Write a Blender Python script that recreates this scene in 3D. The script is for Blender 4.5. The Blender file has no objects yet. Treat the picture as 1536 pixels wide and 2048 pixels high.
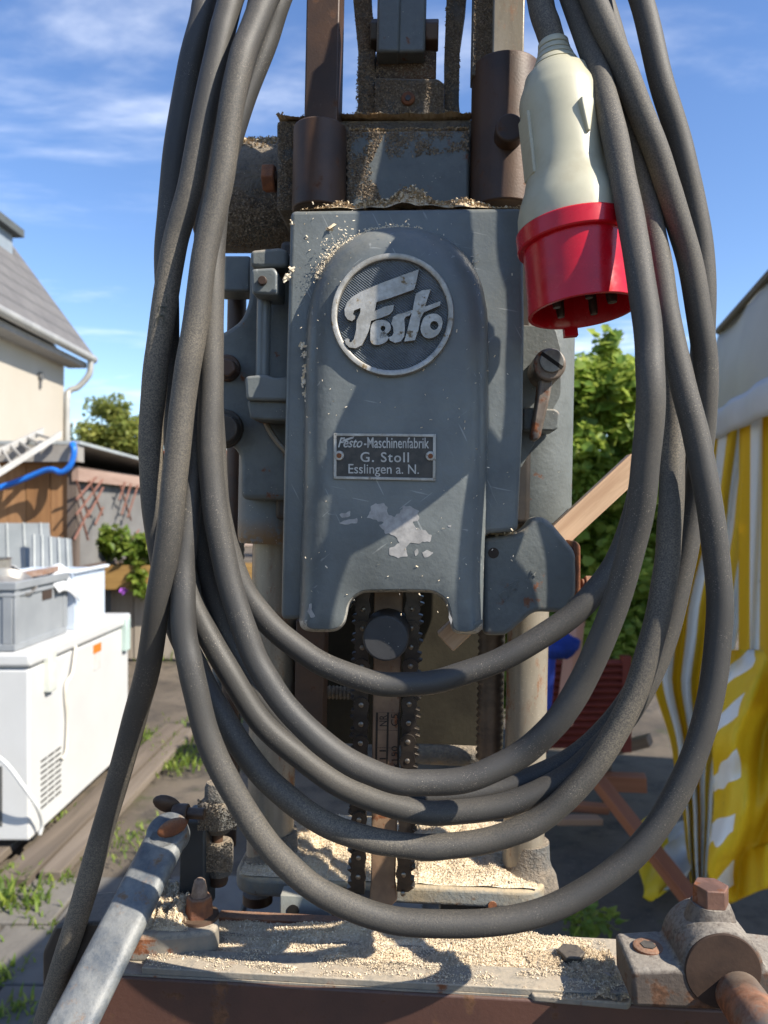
import bpy, bmesh, math, random
from mathutils import Vector, Matrix, noise
random.seed(7)
R = math.radians
SC = bpy.context.scene
COL = SC.collection

# ------------------------------------------------------------------ camera, sky, sun, exposure
F = 1538.8                                   # focal length in photograph pixels (1536 x 2048)
CAMZ = 1.5
cam_data = bpy.data.cameras.new('camera'); cam = bpy.data.objects.new('camera', cam_data); COL.objects.link(cam)
cam.location = (0, 0, CAMZ); cam.rotation_euler = (R(90), 0, 0)
cam_data.sensor_fit = 'VERTICAL'; cam_data.sensor_height = 36; cam_data.sensor_width = 27
cam_data.lens = 36 * F / 2048
cam_data.clip_start = 0.01; cam_data.clip_end = 2000
cam_data.dof.use_dof = True; cam_data.dof.focus_distance = 0.49; cam_data.dof.aperture_fstop = 12.5
SC.camera = cam
SUN = Vector((0.648, -0.371, 0.667)).normalized()
sl = bpy.data.lights.new('sun', 'SUN'); sl.energy = 5.0; sl.angle = R(0.53); sl.color = (1.0, 0.93, 0.81)
so = bpy.data.objects.new('sun', sl); COL.objects.link(so)
so.rotation_euler = (-SUN).to_track_quat('-Z', 'Y').to_euler(); so.location = (3, -2, 6)
W = bpy.data.worlds.new('World'); SC.world = W; W.use_nodes = True
def world():
    nt = W.node_tree; N = nt.nodes; L = nt.links; N.clear()
    out = N.new('ShaderNodeOutputWorld'); bg = N.new('ShaderNodeBackground'); bg.inputs['Strength'].default_value = 0.114
    sky = N.new('ShaderNodeTexSky'); sky.sky_type = 'NISHITA'; sky.sun_disc = False
    sky.sun_elevation = math.asin(SUN.z); sky.sun_rotation = math.atan2(SUN.x, SUN.y)
    sky.air_density = 1.0; sky.dust_density = 0.15; sky.ozone_density = 2.2
    hs = N.new('ShaderNodeHueSaturation'); hs.inputs['Saturation'].default_value = 1.14; hs.inputs['Hue'].default_value = 0.508; hs.inputs['Value'].default_value = 1.10
    tc = N.new('ShaderNodeTexCoord'); sep = N.new('ShaderNodeSeparateXYZ'); L.new(tc.outputs['Generated'], sep.inputs[0])
    # clouds on a flat layer: direction / height
    zz = N.new('ShaderNodeMath'); zz.operation = 'MAXIMUM'; zz.inputs[1].default_value = 0.06; L.new(sep.outputs['Z'], zz.inputs[0])
    dx = N.new('ShaderNodeMath'); dx.operation = 'DIVIDE'; L.new(sep.outputs['X'], dx.inputs[0]); L.new(zz.outputs[0], dx.inputs[1])
    dy = N.new('ShaderNodeMath'); dy.operation = 'DIVIDE'; L.new(sep.outputs['Y'], dy.inputs[0]); L.new(zz.outputs[0], dy.inputs[1])
    cb = N.new('ShaderNodeCombineXYZ'); L.new(dx.outputs[0], cb.inputs[0]); L.new(dy.outputs[0], cb.inputs[1])
    mp = N.new('ShaderNodeMapping'); mp.inputs['Location'].default_value = (3.1, 7.4, 0); mp.inputs['Rotation'].default_value = (0, 0, R(35)); mp.inputs['Scale'].default_value = (0.55, 1.0, 1)
    L.new(cb.outputs[0], mp.inputs[0])
    n1 = N.new('ShaderNodeTexNoise'); n1.inputs['Scale'].default_value = 1.0; n1.inputs['Detail'].default_value = 9; n1.inputs['Roughness'].default_value = 0.58; n1.inputs['Distortion'].default_value = 0.35
    L.new(mp.outputs[0], n1.inputs['Vector'])
    r1 = N.new('ShaderNodeMapRange'); r1.interpolation_type = 'SMOOTHSTEP'
    r1.inputs['From Min'].default_value = 0.52; r1.inputs['From Max'].default_value = 0.82; r1.inputs['To Max'].default_value = 0.8
    L.new(n1.outputs['Fac'], r1.inputs['Value'])
    mx = N.new('ShaderNodeMix'); mx.data_type = 'RGBA'; L.new(r1.outputs[0], mx.inputs['Factor'])
    L.new(sky.outputs[0], hs.inputs['Color']); L.new(hs.outputs[0], mx.inputs['A']); mx.inputs['B'].default_value = (8.6, 8.8, 9.2, 1)
    L.new(mx.outputs['Result'], bg.inputs['Color']); L.new(bg.outputs[0], out.inputs['Surface'])
world()
SC.view_settings.view_transform = 'Standard'; SC.view_settings.look = 'None'
SC.view_settings.exposure = 0.86; SC.view_settings.gamma = 1.0; SC.view_settings.use_curve_mapping = False
SC.render.engine = 'CYCLES'
SC.cycles.max_bounces = 6; SC.cycles.diffuse_bounces = 3; SC.cycles.glossy_bounces = 3; SC.cycles.transmission_bounces = 6; SC.cycles.transparent_max_bounces = 8
SC.cycles.use_denoising = True; SC.cycles.caustics_reflective = False; SC.cycles.caustics_refractive = False

# ------------------------------------------------------------------ where things are
def P(px, py, Y):                             # a point of the photograph at a distance of Y metres
    return Vector(((px - 768) * Y / F, Y, CAMZ - (py - 1024) * Y / F))
def G(px, py, z=0.0):                         # a point of the photograph on the ground
    Y = (CAMZ - z) * F / (py - 1024); return Vector(((px - 768) * Y / F, Y, z))
# the machine stands slightly turned and leaning: its own axes are right, back, up
MM = Matrix.Translation((0, 0.50, CAMZ)) @ Matrix.Rotation(R(-3.3), 4, 'Z') @ Matrix.Rotation(R(1.15), 4, 'Y')
MI = MM.inverted(); O_ = MI @ Vector((0, 0, CAMZ)); MR = MI.to_3x3()
def Q(px, py, d):
    r = MR @ Vector(((px - 768) / F, 1, -(py - 1024) / F)); t = (d - O_.y) / r.y; return O_ + r * t
def QZ(px, py, v):
    r = MR @ Vector(((px - 768) / F, 1, -(py - 1024) / F)); t = (v - O_.z) / r.z; return O_ + r * t
def LW(v): return MI @ v

# ------------------------------------------------------------------ meshes
class MB:
    def __init__(s): s.v = []; s.f = []; s.m = []; s.cm = 0
    def add(s, vs, fs):
        o = len(s.v); s.v += [tuple(p) for p in vs]
        for f in fs: s.f.append(tuple(i + o for i in f)); s.m.append(s.cm)
        return s
    def box(s, a, b):
        x0, y0, z0 = (min(a[i], b[i]) for i in range(3)); x1, y1, z1 = (max(a[i], b[i]) for i in range(3))
        return s.add([(x0,y0,z0),(x1,y0,z0),(x1,y1,z0),(x0,y1,z0),(x0,y0,z1),(x1,y0,z1),(x1,y1,z1),(x0,y1,z1)],
                     [(0,3,2,1),(4,5,6,7),(0,1,5,4),(1,2,6,5),(2,3,7,6),(3,0,4,7)])
    def obox(s, c, ax, ay, az):
        c, ax, ay, az = Vector(c), Vector(ax), Vector(ay), Vector(az)
        if ax.cross(ay).dot(az) < 0: az = -az
        vs = [c+ax*i+ay*j+az*k for k in (-1,1) for (i,j) in ((-1,-1),(1,-1),(1,1),(-1,1))]
        return s.add(vs, [(0,3,2,1),(4,5,6,7),(0,1,5,4),(1,2,6,5),(2,3,7,6),(3,0,4,7)])
    def prism(s, pts, off):
        pts = [Vector(p) for p in pts]; off = Vector(off); n = len(pts)
        nrm = Vector((0,0,0))
        for i in range(n): nrm += pts[i].cross(pts[(i+1) % n])
        if nrm.dot(off) > 0: pts = pts[::-1]
        return s.add(pts + [p + off for p in pts],
                     [tuple(range(n)), tuple(range(2*n-1, n-1, -1))] + [(i, i+n, (i+1) % n + n, (i+1) % n) for i in range(n)])
    def cyl(s, p0, p1, r0, r1=None, n=24, caps=True, ph=0.0):
        r1 = r0 if r1 is None else r1; p0, p1 = Vector(p0), Vector(p1)
        return s.lathe(p0, p1, [(0, r0), (1, r1)], n, caps, ph)
    def lathe(s, p0, p1, prof, n=24, caps=True, ph=0.0):
        p0, p1 = Vector(p0), Vector(p1); ax = p1 - p0; z = ax.normalized()
        x = z.orthogonal().normalized() if abs(z.z) > .9 or abs(z.z) < .1 else Vector((0,0,1)).cross(z).normalized()
        y = z.cross(x); vs = []; fs = []
        for t, r in prof:
            c = p0 + ax * t
            for i in range(n):
                a = 2*math.pi*i/n + ph; vs.append(c + x*(r*math.cos(a)) + y*(r*math.sin(a)))
        k = len(prof)
        for j in range(k-1):
            for i in range(n):
                a, b = j*n+i, j*n+(i+1) % n; fs.append((a, b, b+n, a+n))
        if caps: fs.append(tuple(range(n-1, -1, -1))); fs.append(tuple(range((k-1)*n, k*n)))
        return s.add(vs, fs)
    def tube(s, pts, r, n=14, caps=True):
        pts = [Vector(p) for p in pts]; vs = []; fs = []; k = len(pts)
        rs = r if isinstance(r, (list, tuple)) else [r]*k
        t0 = (pts[1]-pts[0]).normalized(); x = t0.orthogonal().normalized()
        for j, p in enumerate(pts):
            t = (pts[min(j+1, k-1)] - pts[max(j-1, 0)]).normalized()
            x = (x - t*x.dot(t)).normalized(); y = t.cross(x)
            for i in range(n):
                a = 2*math.pi*i/n; vs.append(p + x*(rs[j]*math.cos(a)) + y*(rs[j]*math.sin(a)))
        for j in range(k-1):
            for i in range(n):
                a, b = j*n+i, j*n+(i+1) % n; fs.append((a, b, b+n, a+n))
        if caps: fs.append(tuple(range(n-1, -1, -1))); fs.append(tuple(range((k-1)*n, k*n)))
        return s.add(vs, fs)
    def ball(s, c, rx, ry=None, rz=None, n=14, m=8):
        ry = rx if ry is None else ry; rz = rx if rz is None else rz; c = Vector(c)
        vs = [c + Vector((0,0,rz))]; fs = []
        for j in range(1, m):
            th = math.pi*j/m
            for i in range(n):
                a = 2*math.pi*i/n; vs.append(c + Vector((rx*math.sin(th)*math.cos(a), ry*math.sin(th)*math.sin(a), rz*math.cos(th))))
        vs.append(c - Vector((0,0,rz))); l = len(vs)-1
        for i in range(n):
            fs.append((0, 1+i, 1+(i+1) % n)); fs.append((l, 1+(m-2)*n+(i+1) % n, 1+(m-2)*n+i))
            for j in range(m-2):
                a = 1+j*n+i; b = 1+j*n+(i+1) % n; fs.append((a, a+n, b+n, b))
        return s.add(vs, fs)
    def mesh(s, name, smooth=38):
        me = bpy.data.meshes.new(name); me.from_pydata(s.v, [], s.f)
        if any(s.m): me.polygons.foreach_set('material_index', s.m)
        if smooth:
            me.polygons.foreach_set('use_smooth', [True]*len(me.polygons)); me.set_sharp_from_angle(angle=R(smooth))
        me.update(); return me
    def build(s, name, mat, parent=None, bevel=0, seg=3, smooth=38):
        me = s.mesh(name, smooth)
        for m in (mat if isinstance(mat, (list, tuple)) else [mat]): me.materials.append(m)
        o = bpy.data.objects.new(name, me); COL.objects.link(o)
        if parent: o.parent = parent
        if bevel:
            b = o.modifiers.new('bevel', 'BEVEL'); b.width = bevel; b.segments = seg; b.limit_method = 'ANGLE'; b.angle_limit = R(35); b.harden_normals = False
        return o
def tag(o, label=None, cat=None, group=None, kind=None):
    if label: o['label'] = label
    if cat: o['category'] = cat
    if group: o['group'] = group
    if kind: o['kind'] = kind
    return o
def thing(name, label, cat, loc=(0,0,0), group=None, mw=None):
    o = bpy.data.objects.new(name, None); COL.objects.link(o); o.empty_display_size = 0.02
    if mw is not None: o.matrix_world = mw
    else: o.location = loc
    return tag(o, label, cat, group)
def inst(src, name, parent, mat4):
    o = bpy.data.objects.new(name, src.data); COL.objects.link(o); o.parent = parent; o.matrix_local = mat4
    for m in src.modifiers:
        b = o.modifiers.new(m.name, m.type); b.width = m.width; b.segments = m.segments; b.limit_method = m.limit_method; b.angle_limit = m.angle_limit
    return o
def catmull(pts, n=10):
    pts = [Vector(p) for p in pts]; q = [pts[0]*2-pts[1]] + pts + [pts[-1]*2-pts[-2]]; out = []
    for i in range(1, len(q)-2):
        a, b, c, d = q[i-1], q[i], q[i+1], q[i+2]
        for k in range(n):
            t = k/n; out.append(0.5*((2*b)+(c-a)*t+(2*a-5*b+4*c-d)*t*t+(3*b-a-3*c+d)*t**3))
    out.append(pts[-1]); return out
def text_geo(body, size=1.0, shear=0.0, offset=0.0, extrude=0.02, spacing=1.0):
    cu = bpy.data.curves.new('lettering', 'FONT'); cu.body = body; cu.size = size; cu.shear = shear; cu.offset = offset; cu.extrude = extrude; cu.space_character = spacing; cu.resolution_u = 4
    o = bpy.data.objects.new('lettering', cu); COL.objects.link(o)
    bpy.context.view_layer.update()
    me = o.to_mesh(depsgraph=None) if False else bpy.data.meshes.new_from_object(o.evaluated_get(bpy.context.evaluated_depsgraph_get()))
    vs = [v.co.copy() for v in me.vertices]; fs = [tuple(p.vertices) for p in me.polygons]
    bpy.data.objects.remove(o); bpy.data.curves.remove(cu); bpy.data.meshes.remove(me)
    return vs, fs
def text_fit(mb, body, to3, w, h, depth, **kw):
    """lay lettering into a w x h box; to3(u, v, k) maps box coordinates (0..w, 0..h) and height k (0..depth) to space"""
    vs, fs = text_geo(body, **kw)
    x0, x1 = min(v.x for v in vs), max(v.x for v in vs); y0, y1 = min(v.y for v in vs), max(v.y for v in vs); z0, z1 = min(v.z for v in vs), max(v.z for v in vs)
    mb.add([to3((v.x-x0)/(x1-x0)*w, (v.y-y0)/(y1-y0)*h, (v.z-z0)/(z1-z0)*depth) for v in vs], fs)

# ------------------------------------------------------------------ materials
class NT:
    def __init__(s, name):
        s.m = bpy.data.materials.new(name); s.m.use_nodes = True; t = s.m.node_tree; t.nodes.clear(); s.N = t.nodes; s.L = t.links
        s.out = s.n('ShaderNodeOutputMaterial'); s.b = s.n('ShaderNodeBsdfPrincipled'); s.L.new(s.b.outputs[0], s.out.inputs['Surface'])
        tc = s.n('ShaderNodeTexCoord'); s.obj = tc.outputs['Object']; s.uv = tc.outputs['UV']; s.nrm = s.n('ShaderNodeNewGeometry').outputs['Normal']
    def n(s, t): return s.N.new(t)
    def put(s, sock, v):
        if isinstance(v, (int, float)): sock.default_value = v
        elif isinstance(v, (tuple, list)): sock.default_value = (*v, 1) if len(v) == 3 and sock.type == 'RGBA' else v
        else: s.L.new(v, sock)
    def math(s, op, a, b=0.0, clamp=False):
        m = s.n('ShaderNodeMath'); m.operation = op; m.use_clamp = clamp; s.put(m.inputs[0], a); s.put(m.inputs[1], b); return m.outputs[0]
    def mapv(s, v, scale, loc=(0,0,0), rot=(0,0,0)):
        m = s.n('ShaderNodeMapping'); m.inputs['Scale'].default_value = scale; m.inputs['Location'].default_value = loc; m.inputs['Rotation'].default_value = rot; s.L.new(v, m.inputs[0]); return m.outputs[0]
    def noise(s, scale, detail=4, rough=0.55, vec=None, dist=0.0):
        t = s.n('ShaderNodeTexNoise'); t.inputs['Scale'].default_value = scale; t.inputs['Detail'].default_value = detail; t.inputs['Roughness'].default_value = rough; t.inputs['Distortion'].default_value = dist
        s.L.new(vec if vec is not None else s.obj, t.inputs['Vector']); return t.outputs['Fac']
    def voro(s, scale, feature='F1', vec=None, out='Distance'):
        t = s.n('ShaderNodeTexVoronoi'); t.inputs['Scale'].default_value = scale; t.feature = feature; s.L.new(vec if vec is not None else s.obj, t.inputs['Vector']); return t.outputs[out]
    def step(s, v, a, b, lo=0.0, hi=1.0):
        m = s.n('ShaderNodeMapRange'); m.interpolation_type = 'SMOOTHSTEP'; s.L.new(v, m.inputs['Value'])
        m.inputs['From Min'].default_value = a; m.inputs['From Max'].default_value = b; m.inputs['To Min'].default_value = lo; m.inputs['To Max'].default_value = hi; return m.outputs[0]
    def mix(s, f, a, b):
        m = s.n('ShaderNodeMix'); m.data_type = 'RGBA'; s.put(m.inputs['Factor'], f); s.put(m.inputs['A'], a); s.put(m.inputs['B'], b); return m.outputs['Result']
    def sep(s, v):
        m = s.n('ShaderNodeSeparateXYZ'); s.L.new(v, m.inputs[0]); return m.outputs
    def bump(s, h, strength=0.3, dist=0.001, prev=None):
        b = s.n('ShaderNodeBump'); b.inputs['Strength'].default_value = strength; b.inputs['Distance'].default_value = dist; s.L.new(h, b.inputs['Height'])
        if prev is not None: s.L.new(prev, b.inputs['Normal'])
        return b.outputs[0]
    def done(s, col, rough=0.6, metal=0.0, normal=None, spec=0.5, **kw):
        s.put(s.b.inputs['Base Color'], col); s.put(s.b.inputs['Roughness'], rough); s.put(s.b.inputs['Metallic'], metal); s.b.inputs['Specular IOR Level'].default_value = spec
        if normal is not None: s.L.new(normal, s.b.inputs['Normal'])
        for k, v in kw.items(): s.put(s.b.inputs[k.replace('_', ' ')], v)
        return s.m
SAW = (0.55, 0.43, 0.29)
def worn(name, c1, c2=None, big=25, rough=0.5, metal=0.0, bump=0.25, fine=900, bdist=0.0004, dust=0.0, dustc=(0.42, 0.35, 0.26), speck=0.0, rust=0.0, rustc=(0.30, 0.10, 0.035), rusts=60, spec=0.5, edge=None, grime=0.0, lofine=None):
    """paint or metal of the machine: two tones, fine relief, settled dust, specks of sawdust, patches of rust"""
    t = NT(name); c2 = c2 or tuple(x*0.75 for x in c1)
    n1 = t.noise(big, 5, 0.6); col = t.mix(t.step(n1, .35, .65), c1, c2); ro = rough; me = metal
    if grime:
        g = t.step(t.noise(big*3.1, 6, .7), .45, .75, 0, grime); col = t.mix(g, col, tuple(x*0.45 for x in c1))
    if rust:
        r = t.step(t.noise(rusts, 8, .65), .62-rust*.3, .70-rust*.25); rc = t.mix(t.step(t.noise(rusts*4, 4), .35, .65), rustc, tuple(x*0.45 for x in rustc)); col = t.mix(r, col, rc)
        ro = t.math('ADD', rough, t.math('MULTIPLY', r, 0.35)); me = t.math('MULTIPLY', metal, t.math('SUBTRACT', 1.0, r))
    if dust:
        up = t.step(t.sep(t.nrm)[2], -0.1, 0.95); d = t.math('MULTIPLY', t.step(t.math('ADD', t.noise(big*6, 6, .7), t.math('MULTIPLY', up, .35)), .62, .92), min(1, dust), True)
        d2 = t.math('MULTIPLY', up, t.step(t.noise(big*9, 5, .75), .35, .6, 0, min(1, dust*1.2)), True)
        d = t.math('MAXIMUM', d, d2); col = t.mix(d, col, dustc); ro = t.math('ADD', ro, t.math('MULTIPLY', d, .3), True)
    if speck:
        v = t.voro(520); sp = t.math('MULTIPLY', t.step(v, .08, .2, 1, 0), t.step(t.noise(75, 5, .8), .72-speck*.2, .80-speck*.2)); col = t.mix(sp, col, (0.62, 0.54, 0.42))
    nb = t.bump(t.noise(fine, 4, .6), bump, bdist)
    if lofine: nb = t.bump(t.noise(lofine, 3, .5), bump, bdist*3, nb)
    return t.done(col, ro, me, nb, spec)
def plain(name, c1, c2=None, scale=8, rough=0.7, bump=0.0, bscale=60, bdist=0.004, spec=0.3, metal=0.0):
    t = NT(name); c2 = c2 or tuple(x*0.8 for x in c1); col = t.mix(t.step(t.noise(scale, 5, .6), .3, .7), c1, c2)
    return t.done(col, rough, metal, t.bump(t.noise(bscale, 4), bump, bdist) if bump else None, spec)
def wood(name, c1, c2, axis=2, scale=40, rough=0.75, stretch=0.06, bump=.3, bdist=.001):
    t = NT(name); sc = [1, 1, 1]; sc[axis] = stretch; v = t.mapv(t.obj, sc)
    g = t.noise(scale, 7, .65, v, .6); col = t.mix(t.step(g, .3, .7), c1, c2)
    return t.done(col, rough, 0, t.bump(g, bump, bdist), .25)
def worn_paint(m):
    nt = m.node_tree; b = [n for n in nt.nodes if n.type == 'BSDF_PRINCIPLED'][0]; src = b.inputs['Base Color'].links[0].from_socket; t = NT.__new__(NT); t.m = m; t.N = nt.nodes; t.L = nt.links
    t.obj = t.n('ShaderNodeTexCoord').outputs['Object']; col = src
    for rot, sc, lo in (((0, R(28), 0), (1, 1, .05), .70), ((0, R(-50), 0), (1, 1, .06), .715), ((0, R(80), 0), (1, 1, .05), .72)):
        v = t.mapv(t.obj, (1, 1, 1), (0, 0, 0), rot); v = t.mapv(v, sc); col = t.mix(t.step(t.noise(330, 2, .5, v), lo, lo+.04, 0, .55), col, (.33, .34, .33))
    col = t.mix(t.step(t.noise(11, 6, .7, t.mapv(t.obj, (1, 1, .35))), .52, .74, 0, .45), col, (.075, .078, .070))
    col = t.mix(t.step(t.noise(60, 7, .8), .70, .76, 0, .7), col, (.20, .14, .08))
    at = t.n('ShaderNodeAttribute'); at.attribute_name = 'edge_wear'; col = t.mix(t.step(t.math('MULTIPLY', at.outputs['Fac'], t.noise(170, 6, .8)), .40, .50, 0, .9), col, (.44, .42, .38))
    t.L.new(col, b.inputs['Base Color']); t.L.new(t.step(t.noise(24, 5, .7), .3, .7, .28, .52), b.inputs['Roughness']); return m
PAINT = worn('grey_machine_paint', (0.145, 0.160, 0.160), (0.117, 0.131, 0.132), 14, .36, 0, .35, 420, .0005, dust=.16, speck=.55, grime=.3, lofine=70)
worn_paint(PAINT)
PAINT_D = worn('grey_casting_paint', (0.130, 0.142, 0.139), (0.098, 0.108, 0.105), 20, .5, 0, .5, 260, .0008, dust=.5, speck=.75, grime=.5, rust=.05)
DUSTY = worn('dust_caked_casting', (0.10, 0.10, 0.095), (0.17, 0.135, 0.10), 30, .85, 0, 1.0, 420, .003, dust=.7, speck=.9, grime=.7, dustc=(.34, .27, .19))
BROWN = worn('dark_brown_rusty_steel', (0.046, 0.027, 0.019), (0.080, 0.041, 0.023), 24, .5, .12, .3, 600, .0004, dust=.12, speck=.35, rust=.12, rustc=(.17, .07, .03))
RUSTY = worn('orange_rust', (0.24, 0.085, 0.032), (0.13, 0.05, 0.026), 90, .85, 0, .6, 700, .0008, dust=.25, speck=.3)
def steel_mat():
    t = NT('worn_column_steel'); v = t.mapv(t.obj, (1, 1, .18)); col = t.mix(t.step(t.noise(60, 5, .6, v), .3, .7), (0.30, 0.262, 0.205), (0.20, 0.168, 0.125))
    r = t.math('MULTIPLY', t.step(t.noise(55, 7, .75, t.mapv(t.obj, (1, 1, .4))), .52, .64), t.step(t.noise(16, 3), .40, .54)); col = t.mix(r, col, t.mix(t.noise(300, 3), (.30, .13, .055), (.14, .07, .035)))
    col = t.mix(t.step(t.noise(30, 6, .7), .55, .8, 0, .6), col, (.15, .13, .10)); col = t.mix(t.step(t.noise(600, 3), .6, .7, 0, .4), col, (.45, .38, .28))
    return t.done(col, t.math('ADD', .36, t.math('MULTIPLY', r, .4)), .25, t.bump(t.noise(400, 4), .25, .0004), .5)
STEEL = steel_mat()
BRIGHT = worn('bare_aluminium', (0.46, 0.44, 0.40), (0.33, 0.31, 0.27), 120, .5, .55, .35, 900, .0003, grime=.5, rust=.1, rusts=160, rustc=(.30, .22, .12))
ALLOY = plain('bare_alloy_patch', (0.42, 0.40, 0.38), (0.27, 0.26, 0.25), 150, .55, .3, 600, .0003, .4, .2)
BLACKP = worn('nameplate_black', (0.022, 0.020, 0.018), (0.05, 0.042, 0.034), 200, .45, 0, .2, 900, .0002, speck=.4)
CHAIN = worn('oily_chain_steel', (0.035, 0.030, 0.028), (0.06, 0.048, 0.04), 90, .38, .7, .3, 800, .0003, dust=.15)
RIVET = worn('rivet_steel', (0.30, 0.26, 0.21), (0.18, 0.15, 0.12), 200, .35, .8, .2, 900, .0002)
BARST = worn('guide_bar_steel', (0.25, 0.155, 0.09), (0.15, 0.09, 0.055), 40, .6, .05, .3, 400, .0004, rust=.2, rusts=90, dust=.2)
DARKM = worn('blackened_steel', (0.030, 0.027, 0.025), (0.055, 0.044, 0.036), 30, .5, .3, .3, 500, .0004, dust=.2, speck=.4)
KNOB = worn('grey_boss', (0.036, 0.036, 0.038), (0.028, 0.028, 0.030), 60, .6, 0, .3, 500, .0003, speck=.8, dust=.1)
LEVERP = worn('worn_lever_paint', (0.185, 0.19, 0.185), (0.055, 0.070, 0.088), 55, .5, .05, .5, 380, .0007, dust=.16, dustc=(.36, .34, .30), speck=.5, rust=.16, rusts=40, rustc=(.33, .17, .07), grime=.6)
BEAMTOP = worn('dusty_beam_top', (0.13, 0.13, 0.12), (0.22, 0.19, 0.15), 30, .7, 0, .5, 300, .0008, dust=.7, rust=.15, rusts=50)
PILLOW = worn('grey_cast_iron', (0.085, 0.066, 0.053), (0.055, 0.042, 0.034), 40, .75, 0, .6, 300, .0009, dust=.8, dustc=(.27, .24, .20), rust=.38, rusts=60, rustc=(.15, .07, .035))
PIPE = worn('rusty_pipe', (0.25, 0.20, 0.16), (0.16, 0.10, 0.07), 28, .45, .4, .4, 300, .0006, rust=.55, rusts=30, dust=.15)
def cable_mat(name='dusty_black_rubber', k=1.0):
    t = NT(name); up = t.sep(t.nrm)[2]
    fine = t.noise(1100, 4, .75); lowf = t.noise(5.5, 3, .55); streak = t.noise(34, 5, .7)
    col = t.mix(t.step(t.noise(13, 4), .3, .7), (0.036, 0.035, 0.034), (0.050, 0.047, 0.043))
    film = t.math('MULTIPLY', t.step(t.math('ADD', lowf, t.math('MULTIPLY', up, .10)), .38, .72, .06*k, .75*k), t.step(fine, .38, .64, .15, 1.0))
    col = t.mix(film, col, (0.275, 0.230, 0.168))
    grit = t.math('MULTIPLY', t.step(t.noise(1500, 2, .6), .60, .72), t.step(streak, .44, .66, 0, .7)); col = t.mix(grit, col, (0.36, 0.31, 0.245))
    dark = t.step(t.noise(22, 6, .75, t.mapv(t.obj, (1, 1, .5), (4, 2, 1))), .56, .76, 0, .5); col = t.mix(dark, col, (0.030, 0.029, 0.028))
    return t.done(col, t.step(lowf, .3, .7, .50, .70), 0, t.bump(fine, .35, .0005), .4)
CABLE = cable_mat('dusty_black_rubber', 1.25); CABLE_D = cable_mat('black_rubber_less_dust', .42)
def plastic(name, c, rough=.32, c2=None, spec=.5, sss=0):
    t = NT(name); col = t.mix(t.step(t.noise(45, 5, .65), .4, .75), c, c2 or tuple(x*.85 for x in c))
    s = t.step(t.noise(160, 6, .75), .70, .76, 0, .55); col = t.mix(s, col, tuple(x*.35 for x in c))
    return t.done(col, t.step(t.noise(80, 4), .3, .7, rough-.06, rough+.1), 0, t.bump(t.noise(300, 3), .08, .0004), spec)
BEIGE = plastic('aged_cream_plastic', (0.43, 0.405, 0.295), .38, (0.37, 0.335, 0.235))
REDP = plastic('red_plastic', (0.50, 0.006, 0.016), .22, (0.42, 0.005, 0.012))
STICK = wood('pale_raw_wood', (0.62, 0.43, 0.28), (0.46, 0.29, 0.18), 0, 160, .7, .06, .3, .0006)
# ------------------------------------------------------------------ the ground (details of the yard follow after the machine)
def mat_ground():
    t = NT('trodden_asphalt_and_soil')
    n = t.noise(0.9, 6, .6); col = t.mix(t.step(n, .35, .65), (0.092, 0.076, 0.060), (0.155, 0.127, 0.098))
    col = t.mix(t.step(t.noise(5, 7, .7), .45, .7), col, (0.055, 0.049, 0.043)); col = t.mix(t.step(t.noise(60, 4, .7), .6, .75), col, (0.21, 0.185, 0.155))
    col = t.mix(t.step(t.noise(1.6, 5, .7, t.mapv(t.obj, (1, 1, 1), (7, 3, 0))), .60, .72, 0, .8), col, (0.05, 0.07, 0.018))
    return t.done(col, .9, 0, t.bump(t.noise(40, 8, .75), .6, .02), .2)
g = MB(); n = 60
vs = []; 
for j in range(n+1):
    for i in range(n+1):
        u = (i/n*2-1); v = (j/n*2-1); x = 400*u*abs(u)**1.5; y = 400*v*abs(v)**1.5 + 3
        h = (noise.noise((x*.7, y*.7, 0))*.03 + noise.noise((x*3, y*3, 4))*.008 - .03) if abs(x) < 12 and abs(y-3) < 12 else -.03
        vs.append((x, y, h))
g.add(vs, [(j*(n+1)+i, j*(n+1)+i+1, (j+1)*(n+1)+i+1, (j+1)*(n+1)+i) for j in range(n) for i in range(n)])
ground = tag(g.build('ground', mat_ground()), kind='structure')

# ------------------------------------------------------------------ the chain mortiser
mach = thing('chain_mortiser', 'old grey cast iron chain mortising machine covered in sawdust behind the cable coil', 'machine', mw=MM)
PX = (Q(900, 1024, 0) - Q(800, 1024, 0)).x / 100     # metres per photograph pixel at the front of the cover
def part(mb, name, mat, parent=mach, bevel=0, seg=3, smooth=38): return mb.build(name, mat, parent, bevel, seg, smooth)
def mbox(mb, x0, y0, x1, y1, d0, d1):
    a, b = Q(x0, y0, d0), Q(x1, y1, d0); return mb.box((a.x, d0, b.z), (b.x, d1, a.z))
def mpoly(mb, pts, d0, d1): return mb.prism([Q(x, y, d0) for x, y in pts], (0, d1-d0, 0))
def mv(mb, x0, x1, y0, y1, dc, n=32, prof=None):   # upright round part
    a, b, c = Q(x0, (y0+y1)/2, dc), Q(x1, (y0+y1)/2, dc), (x0+x1)/2
    r = (b.x-a.x)/2; t, bt = Q(c, y0, dc), Q(c, y1, dc); cx = (a.x+b.x)/2
    return mb.lathe((cx, dc, bt.z), (cx, dc, t.z), [(k, q*r) for k, q in (prof or [(0, 1), (1, 1)])], n)
def md(mb, px, py, rpx, d0, d1, n=32, r1=None, ph=0):     # round part whose axis points at the viewer
    c = Q(px, py, d0); r = rpx*(Q(px+50, py, d0).x-c.x)/50
    return mb.cyl((c.x, d1, c.z), (c.x, d0, c.z), r if r1 is None else r*r1, r, n, ph=ph)
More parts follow.
